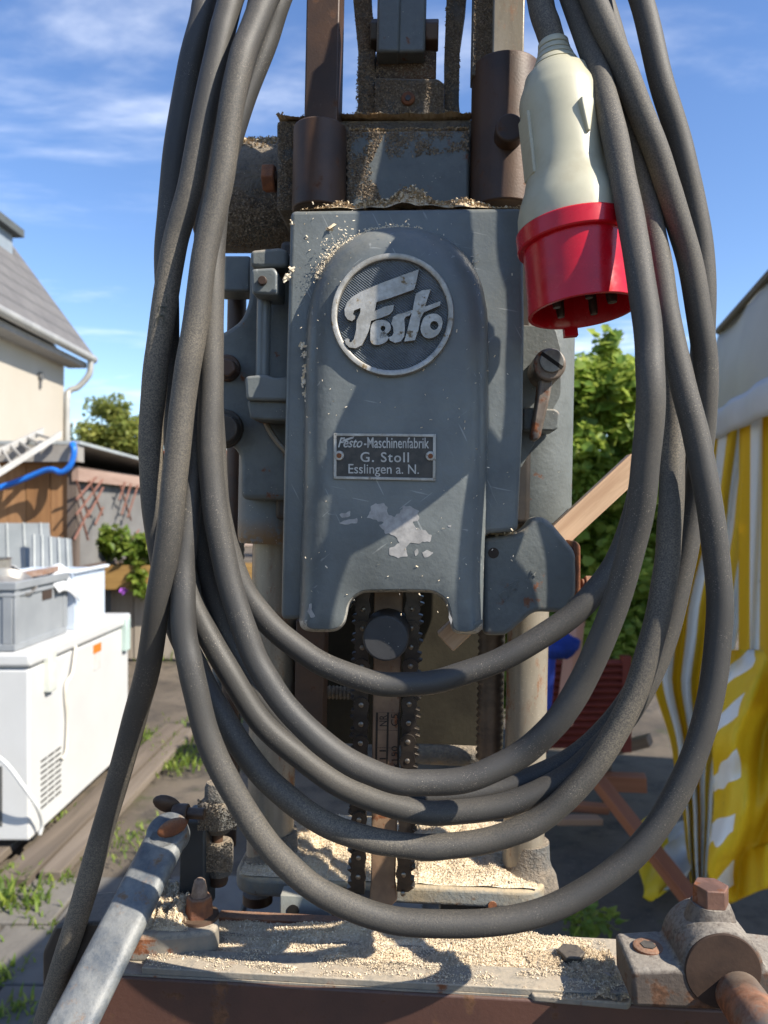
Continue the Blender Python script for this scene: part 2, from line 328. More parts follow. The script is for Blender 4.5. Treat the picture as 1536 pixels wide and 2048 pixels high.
def mx(mb, x0, x1, py, rpx, dc, n=24, ph=0, prof=None):      # round part lying across
    a, b = Q(x0, py, dc), Q(x1, py, dc); r = rpx*(b.x-a.x)/(x1-x0); z = (a.z+b.z)/2
    return mb.lathe((a.x, dc, z), (b.x, dc, z), [(k, q*r) for k, q in (prof or [(0, 1), (1, 1)])], n, ph=ph)
def dens(pts, n=6, closed=True):
    out = []; k = len(pts)
    for i in range(k):
        a, b = pts[i], pts[(i+1) % k]; m = max(1, int(math.hypot(b[0]-a[0], b[1]-a[1])/n))
        for j in range(m): out.append((a[0]+(b[0]-a[0])*j/m, a[1]+(b[1]-a[1])*j/m))
    return out
def roundpts(pts, r, n=6):              # round the corners of a polygon in photograph pixels
    out = []; k = len(pts)
    for i in range(k):
        p = Vector(pts[i]); a = Vector(pts[i-1])-p; b = Vector(pts[(i+1) % k])-p; q = min(r, a.length*.45, b.length*.45)
        s, e = p+a.normalized()*q, p+b.normalized()*q
        for j in range(n+1):
            t = j/n; o = s*(1-t)**2 + p*2*t*(1-t) + e*t*t; out.append((o.x, o.y))
    return out
# cover: back flange and the raised arched front
cover = MB()
fl = roundpts([(580, 420), (1046, 414), (1049, 640), (1046, 850), (1036, 1063), (968, 1068), (962, 1232), (905, 1232), (890, 1181), (700, 1184), (690, 1236), (561, 1240), (570, 800)], 14)
mpoly(cover, fl, 0.017, 0.072)
cover = part(cover, 'cover', PAINT, bevel=.0035, seg=4)
arch = [(598, 1240), (602, 1120), (606, 1000), (608, 800), (611, 700), (614, 640), (624, 590), (643, 543), (675, 499), (720, 469), (770, 456), (825, 455), (878, 469), (925, 503), (956, 550), (971, 600), (976, 660), (976, 850), (973, 1000), (968, 1120), (966, 1245),
        (962, 1260), (948, 1268), (920, 1268), (906, 1262), (900, 1248), (897, 1225), (889, 1203), (872, 1190), (848, 1185), (745, 1185), (719, 1190), (702, 1206), (695, 1230), (689, 1248), (672, 1262), (640, 1264), (614, 1262), (602, 1254)]
ar = [(p.x, p.y) for p in catmull([Vector((x, y, 0)) for x, y in arch + arch[:1]], 5)][:-1]
def tongue():
    k = len(ar); P2 = [Vector(p) for p in ar]; nr = []; wd = []
    for i in range(k):
        t = (P2[(i+1) % k] - P2[i-1]).normalized(); nr.append(Vector((-t.y, t.x)))      # inward for this winding
        p = P2[i]; wd.append(7 if (p.y > 1183 and 603 < p.x < 962) else ((62 if p.x < 780 else 54) if p.y > 640 else 56))
    c = sum(P2, Vector((0, 0)))/k
    if sum((c-P2[i]).dot(nr[i]) for i in range(k)) < 0: nr = [-q for q in nr]
    for _ in range(14): wd = [(wd[i-1]+2*wd[i]+wd[(i+1) % k])/4 for i in range(k)]
    for i in range(k):
        if P2[i].y > 1205: wd[i] = min(wd[i], 20 if P2[i].x < 640 or P2[i].x > 945 else 7)
    for _ in range(6): wd = [(wd[i-1]+2*wd[i]+wd[(i+1) % k])/4 for i in range(k)]
    mb = MB(); m = 9; vs = []
    D = .0175
    vs += [Q(P2[i].x, P2[i].y, 0.03) for i in range(k)]
    for j in range(m+1):
        a = math.pi/2*j/m
        for i in range(k):
            q = P2[i] + nr[i]*(wd[i]*(1-math.cos(a)))
            vs.append(Q(q.x, q.y, D*.86*(1-math.sin(a))))
    fs = [(j*k+i, j*k+(i+1) % k, (j+1)*k+(i+1) % k, (j+1)*k+i) for j in range(m+1) for i in range(k)] + [tuple((m+1)*k+i for i in range(k))]
    mb.add(vs, fs)
    me = mb.mesh('arched_front', 0); bm = bmesh.new(); bm.from_mesh(me)
    bmesh.ops.triangulate(bm, faces=[f for f in bm.faces if len(f.verts) > 4]); bmesh.ops.recalc_face_normals(bm, faces=bm.faces); bm.to_mesh(me); bm.free()
    me.polygons.foreach_set('use_smooth', [True]*len(me.polygons)); me.set_sharp_from_angle(angle=R(50)); me.materials.append(PAINT)
    ew = []
    for j in range(m+2):
        for i in range(k): ew.append((1.0 if 2 <= j <= 8 else .5) if wd[i] < 24 else (.80 if 0 < j < 3 else 0.0))
    me.attributes.new('edge_wear', 'FLOAT', 'POINT').data.foreach_set('value', ew)
    o = bpy.data.objects.new('arched_front', me); COL.objects.link(o); o.parent = cover; return o
tongue()
# bare patches where the paint has come off
def patch(pts, jit=2.0, seed=1):
    rnd = random.Random(seed); q = dens(pts, 5); mb = MB(); q = [(x+rnd.uniform(-jit, jit), y+rnd.uniform(-jit, jit)) for x, y in q]; q = [(v.x, v.y) for v in catmull([Vector((x, y, 0)) for x, y in q+q[:1]], 3)][:-1]
    mpoly(mb, q, -.00025, 0.0002); part(mb, 'bare_patch', ALLOY, cover, smooth=0)
patch([(735, 1034), (745, 1010), (760, 1006), (772, 1010), (778, 1030), (790, 1034), (798, 1026), (806, 1012), (818, 1012), (836, 1020), (838, 1040), (826, 1044), (832, 1056), (848, 1060), (862, 1070), (860, 1082), (838, 1086), (820, 1086), (812, 1096), (815, 1112), (798, 1116), (780, 1108), (778, 1100), (800, 1086), (790, 1072), (772, 1066), (760, 1052), (768, 1044), (752, 1040)])
patch([(678, 1028), (690, 1026), (700, 1022), (700, 1032), (684, 1036)], 1, 2); patch([(678, 1046), (692, 1040), (714, 1037), (714, 1045), (690, 1050)], 1, 3)
patch([(845, 1106), (855, 1100), (866, 1106), (858, 1114), (848, 1114)], 1, 4); patch([(618, 1208), (622, 1206), (624, 1220), (629, 1234), (622, 1236), (616, 1224)], 1, 5)
patch([(829, 1104), (834, 1098), (837, 1106), (832, 1112)], 1, 7); patch([(896, 1050), (903, 1050), (902, 1055), (896, 1054)], 1, 8); patch([(898, 1222), (904, 1235), (903, 1250), (898, 1240)], 1, 9)
# emblem
emb = MB(); c = Q(785, 632, 0); RE = 123*PX
md(emb, 785, 632, 116, -.0012, 0.003, 64); emb = part(emb, 'emblem', plain('emblem_recess_grey', (.17, .19, .21), (.12, .135, .15), 60, .55, .2, 400, .0003))
rg = MB(); vs = []; fs = []; prof = [(1.0, .002), (1.0, -.0032), (.985, -.0044), (.93, -.0046), (.905, -.0040), (.895, -.0012), (.895, .001)]
for i in range(96):
    a = 2*math.pi*i/96
    for r, d in prof: vs.append((c.x+math.cos(a)*RE*r, d, c.z+math.sin(a)*RE*r))
k = len(prof); rg.add(vs, [(i*k+j, ((i+1) % 96)*k+j, ((i+1) % 96)*k+j+1, i*k+j+1) for i in range(96) for j in range(k-1)])
part(rg, 'ring', BRIGHT, emb)
rd = MB(); ang = R(-38); ex = Vector((math.cos(ang), 0, math.sin(ang))); ey = Vector((-ex.z, 0, ex.x)); rr = 109*PX; pitch = 4.3*PX
for i in range(-25, 26):
    o = i*pitch
    if abs(o) > rr: continue
    h = math.sqrt(rr*rr-o*o); a, b = ey*o - ex*h, ey*o + ex*h; cc = Vector((c.x, 0, c.z)); w = ey*(pitch*.42)
    rd.add([cc+a-w+Vector((0, -.0011, 0)), cc+b-w+Vector((0, -.0011, 0)), cc+b+w+Vector((0, -.0011, 0)), cc+a+w+Vector((0, -.0011, 0)), cc+a+Vector((0, -.0020, 0)), cc+b+Vector((0, -.0020, 0))], [(0, 1, 5, 4), (2, 3, 4, 5)])
tag(part(rd, 'ridges', worn('emblem_ridge', (.20, .225, .25), (.13, .15, .165), 90, .5, .1, .2, 900, .0002, grime=.4), emb, smooth=0), kind='stuff')
Z7 = lambda pts: [(640+x/4.097, 480+y/4.097) for x, y in pts]
GL = {
 'F': [(810,240),(520,345),(330,425),(262,468),(222,512),(200,568),(204,615),(226,650),(262,664),(282,648),(288,622),(268,606),(280,576),(332,556),(330,596),(300,660),(296,735),(278,810),(255,838),(236,836),(240,812),(222,804),(204,820),(210,852),(240,880),(292,886),(340,862),(374,800),(400,740),(418,662),(440,656),(520,630),(572,608),(598,578),(606,530),(530,545),(448,582),(462,508),(560,480),(700,430),(772,404),(792,330)],
 's': [(600,630),(640,606),(700,594),(744,584),(740,615),(704,628),(690,652),(696,718),(690,790),(662,830),(612,842),(574,822),(560,797),(590,786),(604,762),(598,712),(584,684)],
 't': [(786,440),(836,412),(908,404),(880,480),(862,545),(988,500),(984,536),(852,592),(824,640),(806,740),(776,820),(690,832),(716,740),(740,640),(752,600),(700,606),(706,590),(760,574),(772,500)],
}
HOL = {
 'e': ([(412,760),(418,705),(442,670),(484,655),(534,660),(570,682),(580,722),(562,756),(524,776),(488,788),(500,806),(540,792),(562,797),(544,830),(494,856),(440,856),(414,828)], (516, 724, 20, 22)),
 'o': ([(830,690),(850,640),(890,610),(945,604),(988,626),(1004,670),(994,730),(962,778),(910,804),(860,798),(830,760),(824,720)], (936, 700, 34, 36)),
}
let = MB()
for k_ in 'Fst':
    mpoly(let, [(p.x, p.y) for p in [Vector((*q, 0)) for q in Z7(GL[k_])]], -.0050, 0)
for k_ in 'eo':
    o_, (hx, hy, ha, hb) = HOL[k_]; oc = [(p.x, p.y) for p in catmull([Vector((x, y, 0)) for x, y in o_ + o_[:1]], 3)][:-1]; n_ = len(oc)
    a0 = math.atan2(oc[0][1]-hy, oc[0][0]-hx); inn = []
    for x, y in oc:
        a = math.atan2(y-hy, x-hx); inn.append((hx+ha*math.cos(a), hy+hb*math.sin(a)))
    A, B = Z7(oc), Z7(inn); vs = [Q(x, y, -.0050) for x, y in A]+[Q(x, y, -.0050) for x, y in B]; vs += [v+Vector((0, .005, 0)) for v in vs]
    fs = []
    for i in range(n_):
        j = (i+1) % n_; fs += [(i, j, n_+j, n_+i), (i, 2*n_+i, 2*n_+j, j), (n_+i, n_+j, 3*n_+j, 3*n_+i)]
    let.add(vs, fs)
lo = part(let, 'lettering', BRIGHT, emb, smooth=0)
bm = bmesh.new(); bm.from_mesh(lo.data); bmesh.ops.recalc_face_normals(bm, faces=bm.faces); bm.to_mesh(lo.data); bm.free()
b_ = lo.modifiers.new('bevel', 'BEVEL'); b_.width = .0005; b_.segments = 2; b_.limit_method = 'ANGLE'; b_.angle_limit = R(60)
# maker's plate
npm = MB(); mpoly(npm, roundpts([(667, 866), (872, 868), (871, 962), (667, 958)], 7), -.0011, 0.001)
plate = part(npm, 'nameplate', BLACKP, bevel=.0003)
fr = MB()
for pts in ([(667, 866), (872, 868), (871, 874), (669, 872)], [(667, 958), (668, 952), (870, 956), (871, 962)], [(667, 866), (673, 866), (673, 958), (667, 958)], [(866, 868), (872, 868), (871, 962), (865, 962)]):
    mpoly(fr, pts, -.0019, -.0009)
part(fr, 'plate_border', BRIGHT, plate, bevel=.0003)
SILV = worn('plate_lettering', (.50, .49, .46), (.38, .36, .33), 150, .5, .3, .2, 900, .0002)
tx = MB()
def t3(x0, y0, sx):
    def f(u, v, k): q = Q(x0+u, y0-v+u*.008, -.0011); return Vector((q.x, -.0010-k, q.z))
    return f
text_fit(tx, 'Festo', t3(676, 895, 1), 49, 20, .0006, shear=.35, offset=.012)
fw = MB(); mpoly(tx, [(684, 880), (709, 872), (706, 877), (688, 883)], -.0016, -.001)
text_fit(tx, '-Maschinenfabrik', t3(728, 896, 1), 130, 22, .0006, offset=.008)
text_fit(tx, 'G. Stoll', t3(721, 924, 1), 97, 20, .0006, offset=.01, spacing=1.15)
text_fit(tx, 'Esslingen a. N.', t3(697, 953, 1), 141, 25, .0006, offset=.004)
part(tx, 'lettering', SILV, plate, smooth=0)
for x, y in ((678, 911), (861, 912)):
    s = MB(); md(s, x, y, 9.5, -.0024, -.0005, 20, 1.1); s = part(s, 'rivet', BRIGHT, plate, bevel=.0004)
    s2 = MB(); md(s2, x, y, 5, -.0032, -.001, 14); part(s2, 'rivet_core', RUSTY, plate)
# hinge on the left of the cover
h = MB(); mpoly(h, roundpts([(500, 500), (560, 494), (575, 500), (575, 534), (500, 534)], 10), .028, .055); part(h, 'hinge_knuckle', PAINT_D, bevel=.003)
h = MB(); mpoly(h, roundpts([(501, 537), (548, 534), (556, 545), (556, 590), (503, 588)], 9), .022, .05); hk = part(h, 'hinge_knuckle', PAINT, bevel=.003)
s = MB(); md(s, 524, 560, 9, .0195, .03, 16); sc_ = part(s, 'screw', BROWN, hk, bevel=.0005)
h = MB(); mv(h, 513, 541, 586, 756, .04); part(h, 'hinge_pin', PAINT)
h = MB(); mpoly(h, roundpts([(489, 752), (530, 748), (548, 755), (580, 752), (580, 802), (492, 800)], 9), .026, .056); part(h, 'hinge_knuckle', PAINT, bevel=.003)
h = MB(); mpoly(h, roundpts([(494, 800), (580, 803), (580, 842), (500, 838)], 8), .031, .06); part(h, 'hinge_lug', PAINT_D, bevel=.003)
h = MB(); h.tube(catmull([Q(x, y, .055) for x, y in ((530, 842), (540, 862), (556, 885), (575, 905))], 5), .0022, 8); part(h, 'spring_wire', STEEL)
# head casting behind the cover
h = MB(); mpoly(h, roundpts([(497, 505), (620, 505), (620, 1000), (480, 1000), (480, 908), (450, 880), (405, 876), (405, 682), (446, 664), (482, 640), (497, 600)], 18), .062, .11); part(h, 'head_casting', PAINT_D, bevel=.004)
h = MB(); mpoly(h, roundpts([(430, 511), (500, 511), (500, 582), (430, 582)], 6), .075, .1); part(h, 'bracket', PAINT_D, bevel=.002)
t = NT('casting_paint_rusting_at_foot'); z = t.sep(t.obj)[2]; zb = Q(530, 1085, .1).z
rm = t.math('MULTIPLY', t.step(z, zb+.004, zb+.022, 1, 0), t.step(t.noise(160, 6, .7), .28, .55)); col = t.mix(t.step(t.noise(20, 5), .3, .7), (.16, .18, .187), (.13, .147, .15)); col = t.mix(rm, col, (.20, .115, .05))
sp = t.math('MULTIPLY', t.step(t.voro(420), .1, .18, 1, 0), t.step(t.noise(140, 3), .5, .56)); col = t.mix(sp, col, (.5, .44, .36))
SLV = t.done(col, .5, 0, t.bump(t.noise(260, 4), .5, .0008))
h = MB(); mv(h, 480, 612, 760, 1086, .105, 40, [(0, .93), (.02, .98), (.05, 1), (1, 1)]); part(h, 'column_sleeve', SLV)
h = MB(); mv(h, 968, 1146, 560, 1045, .110, 48, [(0, .96), (.03, 1), (.97, 1), (1, .97)]); part(h, 'column_sleeve', PAINT_D)
h = MB(); mbox(h, 560, 480, 1060, 1050, .072, .10); part(h, 'gearbox_body', DARKM, bevel=.004)
for x, y, r, n in ((452, 735, 20, 6), (446, 857, 29, 32)):
    h = MB(); md(h, x, y, r*1.35, .058, .064, 28); md(h, x, y, r, .046, .06, n); part(h, 'bolt_head', DARKM if n == 32 else BROWN, bevel=.0015)
# round housing, cross block, posts
h = MB(); mx(h, 405, 600, 397, 103, .150, 48, prof=[(0, .97), (.02, 1), (1, 1)]); part(h, 'shaft_housing', DUSTY)
h = MB(); mpoly(h, roundpts([(553, 240), (960, 238), (960, 420), (553, 420)], 10), .072, .145); part(h, 'cross_block', DUSTY, bevel=.005)
h = MB(); mpoly(h, roundpts([(694, 262), (938, 260), (938, 425), (694, 425)], 8), .064, .08); part(h, 'block_face', PAINT_D, bevel=.003)
h = MB(); mv(h, 586, 692, 258, 425, .060, 40); part(h, 'clamp_tube', BROWN, bevel=.0015)
h = MB(); mbox(h, 616, -160, 674, 270, .047, .076); part(h, 'post', BROWN, bevel=.0012)
h = MB(); mv(h, 941, 1077, 138, 425, .072, 40); ct = part(h, 'clamp_tube', BROWN, bevel=.0015)
h = MB(); md(h, 1020, 254, 29, .034, .06, 28); part(h, 'stop_pin', BROWN, bevel=.0015)
h = MB(); mbox(h, 949, -160, 987, 150, .062, .08); part(h, 'post', DUSTY, bevel=.001)
h = MB(); mbox(h, 990, -160, 1047, 150, .055, .085); part(h, 'post', STEEL, bevel=.0012)
h = MB(); mx(h, 527, 551, 357, 28, .080, 6, R(30)); part(h, 'bolt_head', RUSTY, bevel=.001)
h = MB(); mx(h, 550, 600, 357, 14, .080, 16, prof=[(i/14, 1 if i % 2 else .85) for i in range(15)]); part(h, 'bolt_thread', BROWN)
h = MB(); mpoly(h, roundpts([(700, -120), (736, -120), (742, 0), (750, 100), (750, 240), (709, 240), (716, 205), (716, 100), (706, 0)], 10), .085, .105); part(h, 'yoke_arm', DUSTY, bevel=.002)
h = MB(); mpoly(h, roundpts([(897, -120), (938, -120), (933, 0), (920, 90), (918, 205), (922, 240), (889, 240), (889, 100), (893, 0)], 10), .085, .105); part(h, 'yoke_arm', DUSTY, bevel=.002)
h = MB(); mpoly(h, roundpts([(750, 155), (876, 157), (888, 166), (888, 245), (750, 245)], 5), .078, .12); yb = part(h, 'yoke_block', DUSTY, bevel=.002)
h = MB(); md(h, 816, 195, 14, .0755, .09, 20); part(h, 'screw', RUSTY, yb, bevel=.0012)
h = MB(); md(h, 816, 195, 6, .0745, .09, 6); part(h, 'screw_socket', DARKM, yb)
h = MB(); mbox(h, 757, -120, 798, 103, .070, .1); mbox(h, 800, -120, 850, 103, .071, .1); part(h, 'lift_link', PAINT_D, bevel=.002)
h = MB(); mbox(h, 752, 100, 872, 158, .086, .115); part(h, 'link_seat', worn('rust_stained_dark_metal', (.05, .04, .035), (.15, .075, .035), 40, .7, 0, .4, 300, .0006, dust=.3), bevel=.002)
h = MB(); mx(h, 742, 758, 71, 30, .085, 6); part(h, 'bolt_head', DARKM, bevel=.001)
h = MB(); mx(h, 850, 877, 71, 30, .085, 6); part(h, 'bolt_head', BROWN, bevel=.001)
# clamp lever on the right
h = MB(); mpoly(h, roundpts([(1040, 650), (1110, 655), (1122, 700), (1122, 790), (1040, 940)], 10), .064, .09); part(h, 'lever_bracket', PAINT_D, bevel=.003)
h = MB(); mpoly(h, roundpts([(1046, 814), (1112, 818), (1120, 826), (1117, 856), (1108, 862), (1046, 860)], 6), .05, .075); part(h, 'lever_stop', PAINT_D, bevel=.003)
h = MB(); md(h, 1100, 728, 33, .030, .066, 36); mpoly(h, [(1080, 755), (1106, 757), (1101, 790), (1082, 872), (1076, 880), (1066, 880), (1062, 872), (1074, 800)], .036, .050)
lev = part(h, 'clamp_lever', worn('lever_patina', (.13, .10, .08), (.22, .18, .15), 60, .5, .4, .4, 300, .0006, rust=.25, rusts=90, dust=.2), bevel=.002)
h = MB(); md(h, 1104, 721, 24, .0275, .04, 32); part(h, 'screw', worn('screw_face', (.24, .24, .23), (.15, .15, .145), 120, .45, .5, .2, 600, .0003, grime=.4), lev, bevel=.0006)
h = MB(); a, b = Q(1083, 706, .0274), Q(1125, 736, .0274); dv = (b-a).normalized(); wv = Vector((-dv.z, 0, dv.x))*.0013
h.prism([a-wv, b-wv, b+wv, a+wv], (0, .001, 0)); part(h, 'screw_slot', plain('slot_black', (.008, .007, .006)), lev)
# fence arm casting
h = MB(); mpoly(h, roundpts([(966, 1076), (1030, 1070), (1052, 1056), (1066, 1036), (1084, 1033), (1104, 1046), (1152, 1104), (1153, 1190), (1132, 1226), (1068, 1224), (1012, 1272), (966, 1272)], 14), .028, .055); arm = part(h, 'arm_casting', PAINT_D, bevel=.004, seg=4)
h = MB(); md(h, 987, 1106, 11, .0275, .03, 20); part(h, 'hole', plain('hole_dark_brown', (.05, .035, .025)), arm)  # the hole is a flat dark brown disc on the casting
emt = MB()
for s_, x_, y_, w_, h_ in (('DB', 1010, 1204, 34, 20), ('P', 1032, 1182, 17, 18), ('4', 1062, 1160, 15, 15)):
    def f(u, v, k, x_=x_, y_=y_):
        a = R(-38); q = Q(x_+u*math.cos(a)+v*math.sin(a), y_+u*math.sin(a)-v*math.cos(a), .028); return Vector((q.x, .0283-k, q.z))
    text_fit(emt, s_, f, w_, h_, .0011, offset=-.004)
part(emt, 'cast_mark', PAINT_D, arm, bevel=.0003, smooth=60)
h = MB(); mpoly(h, roundpts([(1152, 1082), (1161, 1092), (1161, 1200), (1146, 1200), (1146, 1082)], 4), .033, .065); part(h, 'rusty_plate', RUSTY, bevel=.001)
h = MB(); mx(h, 1162, 1170, 1170, 13, .045, 14); mx(h, 1169, 1188, 1169, 19, .045, 6); part(h, 'bolt_head', RUSTY, bevel=.001)
# columns, spindles, back plate
CD = .118
h = MB(); mv(h, 500, 592, 1080, 1730, CD, 40); part(h, 'guide_column', STEEL)
h = MB(); mv(h, 1012, 1094, 1040, 1750, CD, 40); part(h, 'guide_column', STEEL)
def thread(x0, x1, y0, y1, d, n, mat):
    h = MB(); mv(h, x0, x1, y0, y1, d, 24, [(i/(2*n), 1 if i % 2 else .84) for i in range(2*n+1)]); return part(h, 'threaded_spindle', mat, smooth=80)
thread(955, 1010, 1060, 1520, .135, 34, worn('oily_thread', (.15, .105, .072), (.09, .065, .048), 60, .45, .4, .3, 500, .0005, dust=.3))
h = MB(); mv(h, 446, 480, 880, 1690, .16, 20); part(h, 'tie_rod', BROWN)
h = MB(); mv(h, 424, 446, 1140, 1620, .17, 16); part(h, 'tie_rod', PAINT_D)
h = MB(); mv(h, 455, 492, 560, 700, .115, 20); part(h, 'tie_rod', BROWN)
thread(462, 487, 880, 1560, .19, 48, DARKM)
h = MB(); mbox(h, 592, 1240, 645, 1480, .10, .125); part(h, 'depth_bar', BROWN, bevel=.001)
h = MB(); mbox(h, 596, 1120, 1006, 1500, .185, .2); part(h, 'back_plate', worn('olive_back_plate', (.034, .030, .021), (.022, .019, .014), 18, .8, 0, .4, 200, .0008, dust=.15, spec=.15), bevel=.002)
h = MB(); mv(h, 566, 652, 1445, 1490, .115, 28, [(0, .75), (.3, .75), (.35, 1), (.75, 1), (1, .8)]); part(h, 'stop_collar', BROWN)
h = MB(); mx(h, 826, 962, 1510, 20, .165, 20); part(h, 'cross_rod', DUSTY)
h = MB(); mx(h, 640, 715, 1385, 14, .17, 20, prof=[(i/20, 1 if i % 2 else .8) for i in range(21)]); part(h, 'cross_screw', DUSTY)
# chain, guide bar and boss
BD = .052
h = MB(); mpoly(h, roundpts([(748, 1175), (806, 1175), (798, 1500), (792, 1700), (790, 1770), (796, 1800), (772, 1822), (738, 1808), (742, 1760), (744, 1500)], 8), BD, BD+.008); bar = part(h, 'guide_bar', BARST, bevel=.0008)
mk = MB()
def bt(x_, y_):
    def f(u, v, k): q = Q(x_+v*1.0, y_-u, BD); return Vector((q.x, BD-.0001-k*.0003, q.z))
    return f
INK = plain('etched_black', (.03, .022, .016), None, 50, .6)
for s_, x0_, y0_, w_, h_ in (('NR', 774, 1452, 22, 15), ('C5', 796, 1452, 24, 14), ('-11', 772, 1534, 34, 13), ('0x150', 796, 1548, 56, 13)):
    text_fit(mk, s_, lambda u, v, k, x0_=x0_, y0_=y0_: (lambda q: Vector((q.x, BD-.0001-k*.0002, q.z)))(Q(x0_-v, y0_-u, BD)), w_, h_, 1, offset=.0)
for x0_, y0_, x1_, y1_ in ((752, 1425, 797, 1426.5), (752, 1425, 753.5, 1560), (796, 1425, 797.5, 1560), (774, 1425, 775.2, 1560), (752, 1460, 797, 1461.3), (752, 1495, 797, 1496.3)):
    mbox(mk, x0_, y0_, x1_, y1_, BD-.0003, BD)
part(mk, 'etched_marks', INK, bar, smooth=0)
h = MB(); md(h, 771, 1277, 46, .018, .06, 48, 1.05); part(h, 'boss', KNOB, bevel=.0015)
def chainside(sx, top, bot, out):
    n = int((bot[1]-top[1])/37.5); d0 = BD-.003
    base = MB(); rnd = random.Random(3)
    L0, L1 = Q(*top, d0), Q(*bot, d0); dirv = (L1-L0).normalized(); pit = (L1-L0).length/n; sd = Vector((dirv.z, 0, -dirv.x))
    if sd.x*out < 0: sd = -sd
    def loc(s, w): return L0 + dirv*s + sd*w
    # inner cutter links with saw teeth on the outer side
    for i in range(0, n, 1):
        s = i*pit
        base.prism([loc(s-.002, -.0045), loc(s+pit*.98, -.0045), loc(s+pit*.98, .0035), loc(s+pit*.70, .0085), loc(s+pit*.62, .0052), loc(s+pit*.35, .0078), loc(s+pit*.28, .0045), loc(s, .0040)], (0, .0085, 0))
    ch = part(base, 'chain', CHAIN, smooth=0, bevel=.0002, seg=1)
    lk = MB(); pr = []
    hh = pit*.5; r = .0057
    for k in range(9): a = math.pi*k/8; pr.append((-r*math.cos(a), -hh-r*math.sin(a)*.95))
    pr += [(r*.72, 0)]
    for k in range(9): a = math.pi*k/8; pr.append((r*math.cos(a), hh+r*math.sin(a)*.95))
    pr += [(-r*.72, 0)]
    lk.prism([Vector((x, 0, y)) for x, y in pr], (0, .0018, 0)); me = lk.mesh('link', 0); me.materials.append(CHAIN)
    rv = MB(); rv.lathe((0, 0, 0), (0, -.0011, 0), [(0, .0019), (.6, .0017), (1, .0010)], 12); rme = rv.mesh('rivet', 40); rme.materials.append(RIVET)
    for i in range(n+1):
        p = L0+dirv*(pit*i)
        if i % 2 == 0 and i < n:
            o = bpy.data.objects.new('link', me); COL.objects.link(o); o.parent = ch; m = p+dirv*hh; o.location = (m.x, d0-.0018, m.z); o.rotation_euler = (0, math.atan2(dirv.x, dirv.z), 0)
        o = bpy.data.objects.new('rivet', rme); COL.objects.link(o); o.parent = ch; o.location = (p.x, d0-(.0018 if True else 0), p.z)
    return ch
chainside(-1, (727, 1180), (716, 1790), -1)
chainside(1, (826, 1180), (806, 1785), 1)
# base plate with its feet
BV = Q(780, 1768, .085).z
bp = [QZ(x, y, BV) for x, y in ((462, 1762), (470, 1690), (520, 1640), (1000, 1650), (1085, 1680), (1096, 1770), (780, 1770))]
x0, x1 = Q(462, 1770, .085).x, Q(1098, 1785, .085).x
def rrect(x0, y0, x1, y1, z, r, n=7):
    o = []
    for cx, cy, a0 in ((x1-r, y1-r, 0), (x0+r, y1-r, 90), (x0+r, y0+r, 180), (x1-r, y0+r, 270)):
        for i in range(n+1):
            a = R(a0+90*i/n); o.append(Vector((cx+r*math.cos(a), cy+r*math.sin(a), z)))
    return o
h = MB(); h.prism(rrect(x0, .083, x1, .215, BV, .022), (0, 0, -.014)); base = part(h, 'base_plate', worn('base_plate_paint', (.165, .175, .168), (.25, .20, .13), 26, .7, 0, .6, 300, .0012, dust=.9, dustc=(.42, .33, .21), rust=.2, rusts=60, rustc=(.26, .13, .05), speck=.8), bevel=.003, seg=4)
for cx, w in ((546, 62), (1054, 58)):
    h = MB(); a, b = Q(cx-w, 1750, CD), Q(cx+w, 1750, CD); r = (b.x-a.x)/2; m = (a.x+b.x)/2
    h.lathe((m, CD, BV-.012), (m, CD, BV+.024), [(0, r*1.1), (.3, r*1.0), (.45, r*.85), (.6, r*.78), (1, r*.74)], 32); part(h, 'column_foot', DUSTY, base)
h = MB(); mv(h, 486, 545, 1785, 1803, .12, 24); part(h, 'foot_bolt', BROWN)
h = MB(); md(h, 985, 1812, 9, .082, .09, 12); part(h, 'dowel', RUSTY)
h = MB(); mbox(h, 560, 1790, 660, 1880, .06, .075); hp = part(h, 'support_plate', worn('support_plate_paint', (.30, .31, .28), (.22, .22, .2), 20, .6, 0, .3, 200, .0006, dust=.2), bevel=.001)
h = MB(); md(h, 586, 1822, 12, .0594, .07, 20); part(h, 'hole', plain('hole_dark', (.02, .018, .016)), hp)
h = MB(); mbox(h, 664, 1795, 770, 1890, .07, .11); part(h, 'support_post', DARKM, bevel=.002)
h = MB(); mbox(h, 960, 1800, 1020, 1900, .09, .12); part(h, 'support_post', DARKM, bevel=.002)
# bottom beam of the clamping table
FV = Q(760, 1983, -.03).z; bx0, bx1 = Q(150, 1950, -.03).x, Q(1700, 2000, -.03).x
h = MB(); h.box((bx0, -.03, FV-.11), (bx1, .042, FV)); beam = part(h, 'table_beam', worn('beam_red_brown', (.075, .032, .022), (.052, .024, .018), 14, .55, 0, .35, 300, .0006, dust=.06, rust=.1, rustc=(.16, .07, .03), speck=.25), bevel=.0015)
h = MB(); h.box((bx0+.004, -.0285, FV), (bx1-.002, .0405, FV+.0012)); part(h, 'beam_top', BEAMTOP)
h = MB(); a = QZ(290, 1940, FV); b = QZ(1262, 1995, FV); h.box((a.x, -.028, FV+.001), (b.x, -.006, FV+.0055)); part(h, 'flat_bar', BEAMTOP, bevel=.0008)
h = MB(); h.box((a.x+.03, .036, FV), (a.x+.17, .046, FV+.005)); part(h, 'edge_strip', RUSTY, bevel=.001)
for xx in (bx0+.03, bx1-.06):
    h = MB(); h.box((xx, -.02, -1.49), (xx+.05, .03, FV-.109)); part(h, 'table_leg', BROWN, bevel=.002)
for xx in (x0+.03, x1-.08):
    h = MB(); h.box((xx, .13, -1.49), (xx+.05, .18, BV-.013)); part(h, 'machine_leg', PAINT_D, bevel=.002)
